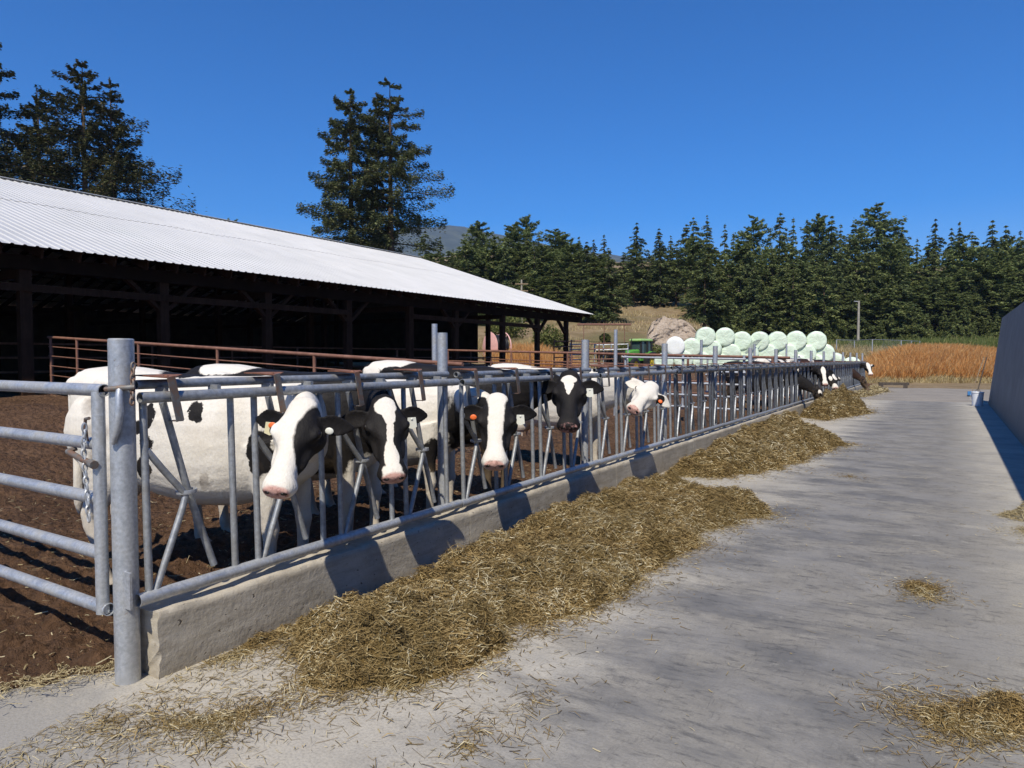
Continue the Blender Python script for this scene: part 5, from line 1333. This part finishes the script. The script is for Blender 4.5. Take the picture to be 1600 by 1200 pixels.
    V = V+push((.275, .095, -.015), (.075, .05, .05), -.020)+push((.13, .135, -.115), (.07, .05, .05), .012)+push((.495, .10, -.060), (.035, .04, .03), .010)+push((.425, .09, -.05), (.03, .04, .05), -.009)+push((.20, .115, .01), (.05, .04, .025), .008)+push((.045, .11, .01), (.04, .04, .035), -.012)
    gm = np.exp(-((hc[:, 2]+.090)/.010)**2)*sstep(.40, .46, hc[:, 0])*(hc[:, 0] < .60)
    hc3 = np.stack([-.010*gm*(hc[:, 0] > .53), -np.sign(hc[:, 1])*.010*gm*(np.abs(hc[:, 1]) > .03), gm*0], 1); V = V+hc3 @ np.array(Hm.to_3x3()).T
    # slack hide: faint ribs, folds and hollow flank
    body = (hc[:, 0] < -.2)
    x = V[:, 0]; dis = .006*np.sin(x*38+V[:, 2]*6)*np.exp(-((x-.02)/.28)**2)*np.exp(-((V[:, 2]-.98)/.24)**2)
    hol = -.028*np.exp(-(((x+.27)/.11)**2+((V[:, 2]-1.22)/.11)**2))
    V[:, 1] += np.sign(V[:, 1])*(dis+hol)*body*(np.abs(V[:, 1]) > .12)
    me2.vertices.foreach_set('co', V.astype(np.float32).ravel())
    at = me2.attributes.new('hco', 'FLOAT_VECTOR', 'POINT'); at.data.foreach_set('vector', hc.astype(np.float32).ravel())
    me2.polygons.foreach_set('use_smooth', [True]*len(me2.polygons)); me2.update(); me2.materials.clear(); me2.name = name
    o = link(name, me2, mat); o.matrix_world = Wm
    tag(o, label, 'cow', group)
    if parts:
        for s in (-1, 1):
            e = MB().ell((0, 0, 0), (.026, .015, .022), 14, 10).build('eye', M['eye'], o); e.matrix_local = Hm @ Matrix.Translation((.158, s*.141, -.006)) @ Matrix.Rotation(-s*.25, 4, 'Z')
            e = MB().ell((0, 0, 0), (.012, .026, .012), 12, 8).build('nostril', M['eye'], o); e.matrix_local = Hm @ Matrix.Translation((.556, s*.052, -.020)) @ Matrix.Rotation(s*.6, 4, 'Z') @ Matrix.Rotation(-s*.5, 4, 'X')
    for s, m, kind in tags:
        b2 = MB()
        if kind == 'flag':
            pr = [(-.028, .02), (.028, .02), (.034, -.05), (.0, -.062), (-.034, -.05)]
            b2.rings([[(p[0], -.0025, p[1]) for p in pr], [(p[0], .0025, p[1]) for p in pr]]); b2.ell((0, -.004, .008), (.009, .006, .009), 8, 5)
        else: b2.ell((0, 0, 0), (.026, .006, .022), 12, 6)
        e = b2.build('ear_tag', M[m], o, bevel=.0); off = Vector((.008, .014*s*-1, .012)) if (kind == 'button' and len(tags) > 2 and s < 0) else Vector((0, 0, 0))
        c = Vector((.060, s*.088, -.03))+Vector((-.035*ears[0 if s < 0 else 1], s*.222, -.05*ears[0 if s < 0 else 1]))*.42
        # hangs square to the ear's cup, in front of it
        Rm = Matrix((Vector((0, 1, 0)), Vector((-.6, 0, -.72)), Vector((-.72, 0, .66)))).transposed().to_4x4()
        e.matrix_local = Hm @ Matrix.Translation(c+Vector((.60, 0, .72))*.034+Vector((.03, 0, -.02))+off*1.6) @ Rm
    return o
def rad(a): return math.radians(a)
def build_cows():
    G = 'cows at the headlock fence'
    EARS = [((.03, .21, -.05), (.13, .12, .12)), ((.03, -.21, -.05), (.13, .12, .12))]
    h1 = at_x(216, 570, -4.76)
    def on_side(u, v, hip, yaw, sc, y=-.30):
        """where a sight line meets the plane of the cow's right flank, in the cow's own frame"""
        c, s_ = math.cos(yaw), math.sin(yaw); o = Vector((hip.x+.45*c*sc, hip.y+.45*s_*sc, 0)); Mx = (Matrix.Translation(o) @ Matrix.Rotation(yaw, 4, 'Z') @ Matrix.Scale(sc, 4)).inverted()
        a = Mx @ Vector(_C); b = Mx @ Vector(_C+ray(u, v)); t = (y-a.y)/(b.y-a.y); p = a+(b-a)*t; return (p.x, y, p.z)
    S = lambda u, v, y=-.30: on_side(u, v, h1, rad(22), 1.05, y)
    c1 = coat('coat of the white cow', 'white',
              [(S(306, 641), (.048, .12, .07)), (S(229, 650), (.045, .12, .065)), (S(218, 668), (.04, .12, .05)), (S(231, 690), (.038, .12, .055)), (S(221, 735), (.055, .12, .085)), (S(300, 582, .0), (.22, .13, .04)), (S(405, 708, -.26), (.085, .2, .14)),
               (S(362, 790), (.018, .08, .035)), (S(357, 805), (.016, .08, .04)), (S(367, 822), (.014, .08, .03)), (S(376, 798), (.02, .08, .02)), (S(382, 833, -.2), (.032, .06, .045)), (S(400, 840, -.2), (.025, .06, .05)), (S(372, 860, -.2), (.02, .06, .05)),
               ((.25, .27, 1.25), (.22, .16, .25)), ((-.5, .27, 1.1), (.2, .16, .3))],
              EARS+[((.17, .145, -.13), (.25, .140, .40)), ((.33, .125, -.12), (.10, .075, .3)), ((.03, .12, -.06), (.10, .075, .10)), ((.03, -.145, -.07), (.08, .06, .08))], grey=[(S(136, 634), (.06, .2, .06)), (S(150, 672), (.09, .2, .05)), (S(148, 712), (.05, .2, .04)), (S(318, 752), (.03, .1, .05))])
    h = h1
    make_cow('dairy_cow', (h.x, h.y), rad(22), at_x(455, 706, -3.02), rad(-66), rad(49), rad(-8), .93, c1, 'nearest white cow with a white face and black left cheek, orange ear tag', G, .0, 1.05, .010, hind=.10, udder=False, tags=((-1, 'tagyellow', 'flag'), (-1, 'orange', 'button'), (1, 'tagwhite', 'button')))
    c2 = coat('coat of the blazed black cow', 'black', [((-.5, 0, 1.47), (.24, .4, .13)), ((.05, 0, .55), (.5, .4, .16)), ((.72, .0, .62), (.2, .3, .2)), ((-.1, -.3, .8), (.22, .15, .14)), ((-.7, -.25, .9), (.2, .2, .4)), ((.6, 0, .3), (.3, .4, .42)), ((-.7, 0, .25), (.3, .4, .35))],
              [((.035, .0, .05), (.075, .075, .12)), ((.10, .015, .05), (.09, .045, .1)), ((.24, .012, .05), (.20, .022, .1)), ((.42, 0, .02), (.12, .05, .1)), ((.52, 0, -.02), (.07, .075, .08))])
    h = at_x(374, 567, -5.0)
    make_cow('dairy_cow', (h.x, h.y), rad(18), at_x(607, 692, -3.05), rad(-38), rad(50), rad(4), .97, c2, 'second black cow with a narrow white blaze and pink nose', G, .0, 1.055, .010, tags=((1, 'tagwhite', 'flag'),))
    c3 = coat('coat of the patched cow', 'white', [((-.2, -.1, 1.35), (.16, .2, .12)), ((.05, -.28, 1.05), (.25, .2, .3)), ((1.0, 0, 1.05), (.34, .35, .42)), ((.62, -.2, .72), (.10, .1, .16)), ((-.6, -.25, 1.15), (.2, .15, .2)), ((-.1, .3, 1.1), (.5, .2, .3))],
              EARS+[((.16, .16, -.10), (.26, .108, .45)), ((.16, -.16, -.10), (.26, .108, .45)), ((.36, .12, -.09), (.12, .068, .3)), ((.36, -.12, -.09), (.12, .068, .3)), ((0, .14, -.05), (.13, .07, .10)), ((0, -.14, -.05), (.13, .07, .10))])
    h = at_x(535, 572, -5.0)
    make_cow('dairy_cow', (h.x, h.y), rad(14), at_x(775, 680, -3.02), rad(-60), rad(48), rad(0), 1.06, c3, 'third cow facing out with a broad white blaze and two tagged black ears', G, .0, .99, .010, tags=((-1, 'orange', 'button'), (1, 'tagwhite', 'flag')))
    c4 = coat('coat of the black cow', 'black', [((-.55, .0, 1.46), (.24, .3, .14)), ((-.75, -.1, 1.2), (.14, .3, .3)), ((.1, 0, .55), (.35, .4, .12)), ((-.7, 0, .25), (.3, .4, .35))],
              [((.055, 0, .06), (.055, .072, .10)), ((.115, 0, .06), (.075, .045, .09)), ((.16, 0, .06), (.07, .022, .08))], muzzle='dark')
    h = at_x(632, 567, -5.1)
    make_cow('dairy_cow', (h.x, h.y), rad(12), at_x(889, 632, -3.05), rad(-64), rad(44), rad(0), 1.10, c4, 'black faced cow with a white forehead triangle under the top rail', G, .03, 1.05, .010, tags=((1, 'tagwhite', 'flag'),))
    c5 = coat('coat of the cream cow', 'white', [((-.2, -.32, 1.25), (.05, .05, .04)), ((.3, -.3, 1.2), (.03, .05, .03))], [((.05, .16, -.06), (.10, .05, .06))])
    h = at_x(808, 565, -5.1)
    make_cow('dairy_cow', (h.x, h.y), rad(8), at_x(1003, 625, -3.02), rad(-92), rad(24), rad(-32), 1.0, c5, 'cream white cow holding its head tilted sideways through the bars', G, .02, 1.02, .011, tags=((1, 'orange', 'button'),))
    # the far feeders
    c6 = coat('coat of the far blazed cow', 'black', [((.95, -.2, 1.2), (.12, .2, .12))], [((.1, 0, .05), (.16, .06, .12)), ((.3, 0, .05), (.2, .05, .1)), ((.5, 0, 0), (.1, .07, .1)), ((.0, -.13, -.02), (.05, .06, .06))])
    c6b = coat('coat of the far spotted cow', 'black', [], [((.10, .05, .05), (.13, .07, .10)), ((.16, -.08, .02), (.10, .05, .08)), ((.5, 0, 0), (.12, .1, .1)), ((0, .24, -.02), (.06, .05, .06))])
    c6c = coat('coat of the far black cow', 'black', [((.8, -.2, .95), (.08, .1, .06))], [((.5, .05, -.02), (.12, .06, .1)), ((.12, -.1, 0), (.07, .05, .05))])
    c7 = coat('coat of the last white faced cow', 'black', [], [((.18, 0, .05), (.3, .075, .14)), ((.5, 0, 0), (.13, .1, .1)), ((.02, .13, 0), (.08, .08, .08))])
    c7b = coat('coat of the last brown black cow', 'black', [((.9, -.2, .8), (.1, .1, .1))], [((.45, 0, -.02), (.1, .04, .06))], brown=True)
    far = [((1287, 590), -3.02, 23.3, -.15, (rad(-70), rad(48), 0), c6, 'far black cow holding its blazed head up behind the feeding one', False),
           ((1302, 598), -2.92, 24.6, .1, (rad(-66), rad(38), rad(-8)), c6b, 'far black cow with white spotted forehead looking up the lane', False),
           ((1283, 622), -2.80, 21.6, -.1, (rad(8), rad(62), 0), c6c, 'far black cow with its muzzle down in the far hay pile', True),
           ((1358, 578), -2.95, 36.0, .05, (rad(-60), rad(50), rad(10)), c7, 'last white faced cow with its head out at the end of the fence', False),
           ((1352, 601), -2.85, 34.7, .0, (rad(6), rad(66), 0), c7b, 'last brownish black cow feeding with its head down', True)]
    for (u, v), x, y, yaw, hp, m, lab, eat in far:
        p = at_x(u, v, x); p.y = y if False else p.y
        make_cow('dairy_cow', (-4.95, p.y-.1), yaw, p, *hp, 1.08, m, lab, G, .02, 1.0, .018, eat=eat, parts=True)
    # standing cows inside the pen whose backs show over the far rails
    cb1 = coat('coat of the pen cow, dark', 'black', [((-.45, 0, 1.45), (.3, .4, .2)), ((.4, 0, 1.3), (.12, .4, .3))], [((.2, 0, .05), (.3, .05, .12))], brown=True)
    cb2 = coat('coat of the pen cow, white', 'white', [((-.1, 0, 1.3), (.25, .4, .35)), ((.6, 0, 1.2), (.2, .4, .4))], EARS+[((.1, .12, -.1), (.2, .09, .15)), ((.1, -.12, -.1), (.2, .09, .15))])
    for (u, D, yaw, m, lab, zz) in ((1245, 25, .9, cb1, 'dark backed cow standing in the pen behind the far headlocks', .1), (1205, 22.5, 1.3, cb2, 'white and black cow standing in the pen behind the middle headlocks', .08)):
        p = at_d(u, 575, D); c, s = math.cos(yaw), math.sin(yaw)
        head = Vector((p.x+1.45*c, p.y+1.45*s, 1.15))
        make_cow('dairy_cow', (p.x-.4*c, p.y-.4*s), yaw, head, yaw-.4, rad(50), 0, 1.08, m, lab, 'cows loose in the pen', zz, 1.03, .02)

# ------------------------------------------------------------------ the summer air
def build_haze():
    o = MB().box((0, 1500, 330), (9400, 9400, 740)).build('haze', None, smooth=0); o.location = (0, -1500, 0)
    m = bpy.data.materials.new('haze'); m.use_nodes = True; n = m.node_tree.nodes; n.remove(n['Principled BSDF'])
    v = n.new('ShaderNodeVolumePrincipled'); v.inputs['Color'].default_value = (.50, .66, 1.0, 1); v.inputs['Density'].default_value = HAZE
    m.node_tree.links.new(v.outputs[0], n['Material Output'].inputs['Volume']); o.data.materials.append(m)
    tag(o, kind='stuff')
HAZE = .00014
# ------------------------------------------------------------------ build it all
build_setting(); build_curb(); build_barn(); build_bunker(); build_fence(); build_gate(); build_pen_pipes()
build_cows(); build_bales(); build_tractor(); build_reel(); build_yard_panels(); build_hay(); build_grass(); build_trees(); build_haze()
bpy.context.view_layer.update()
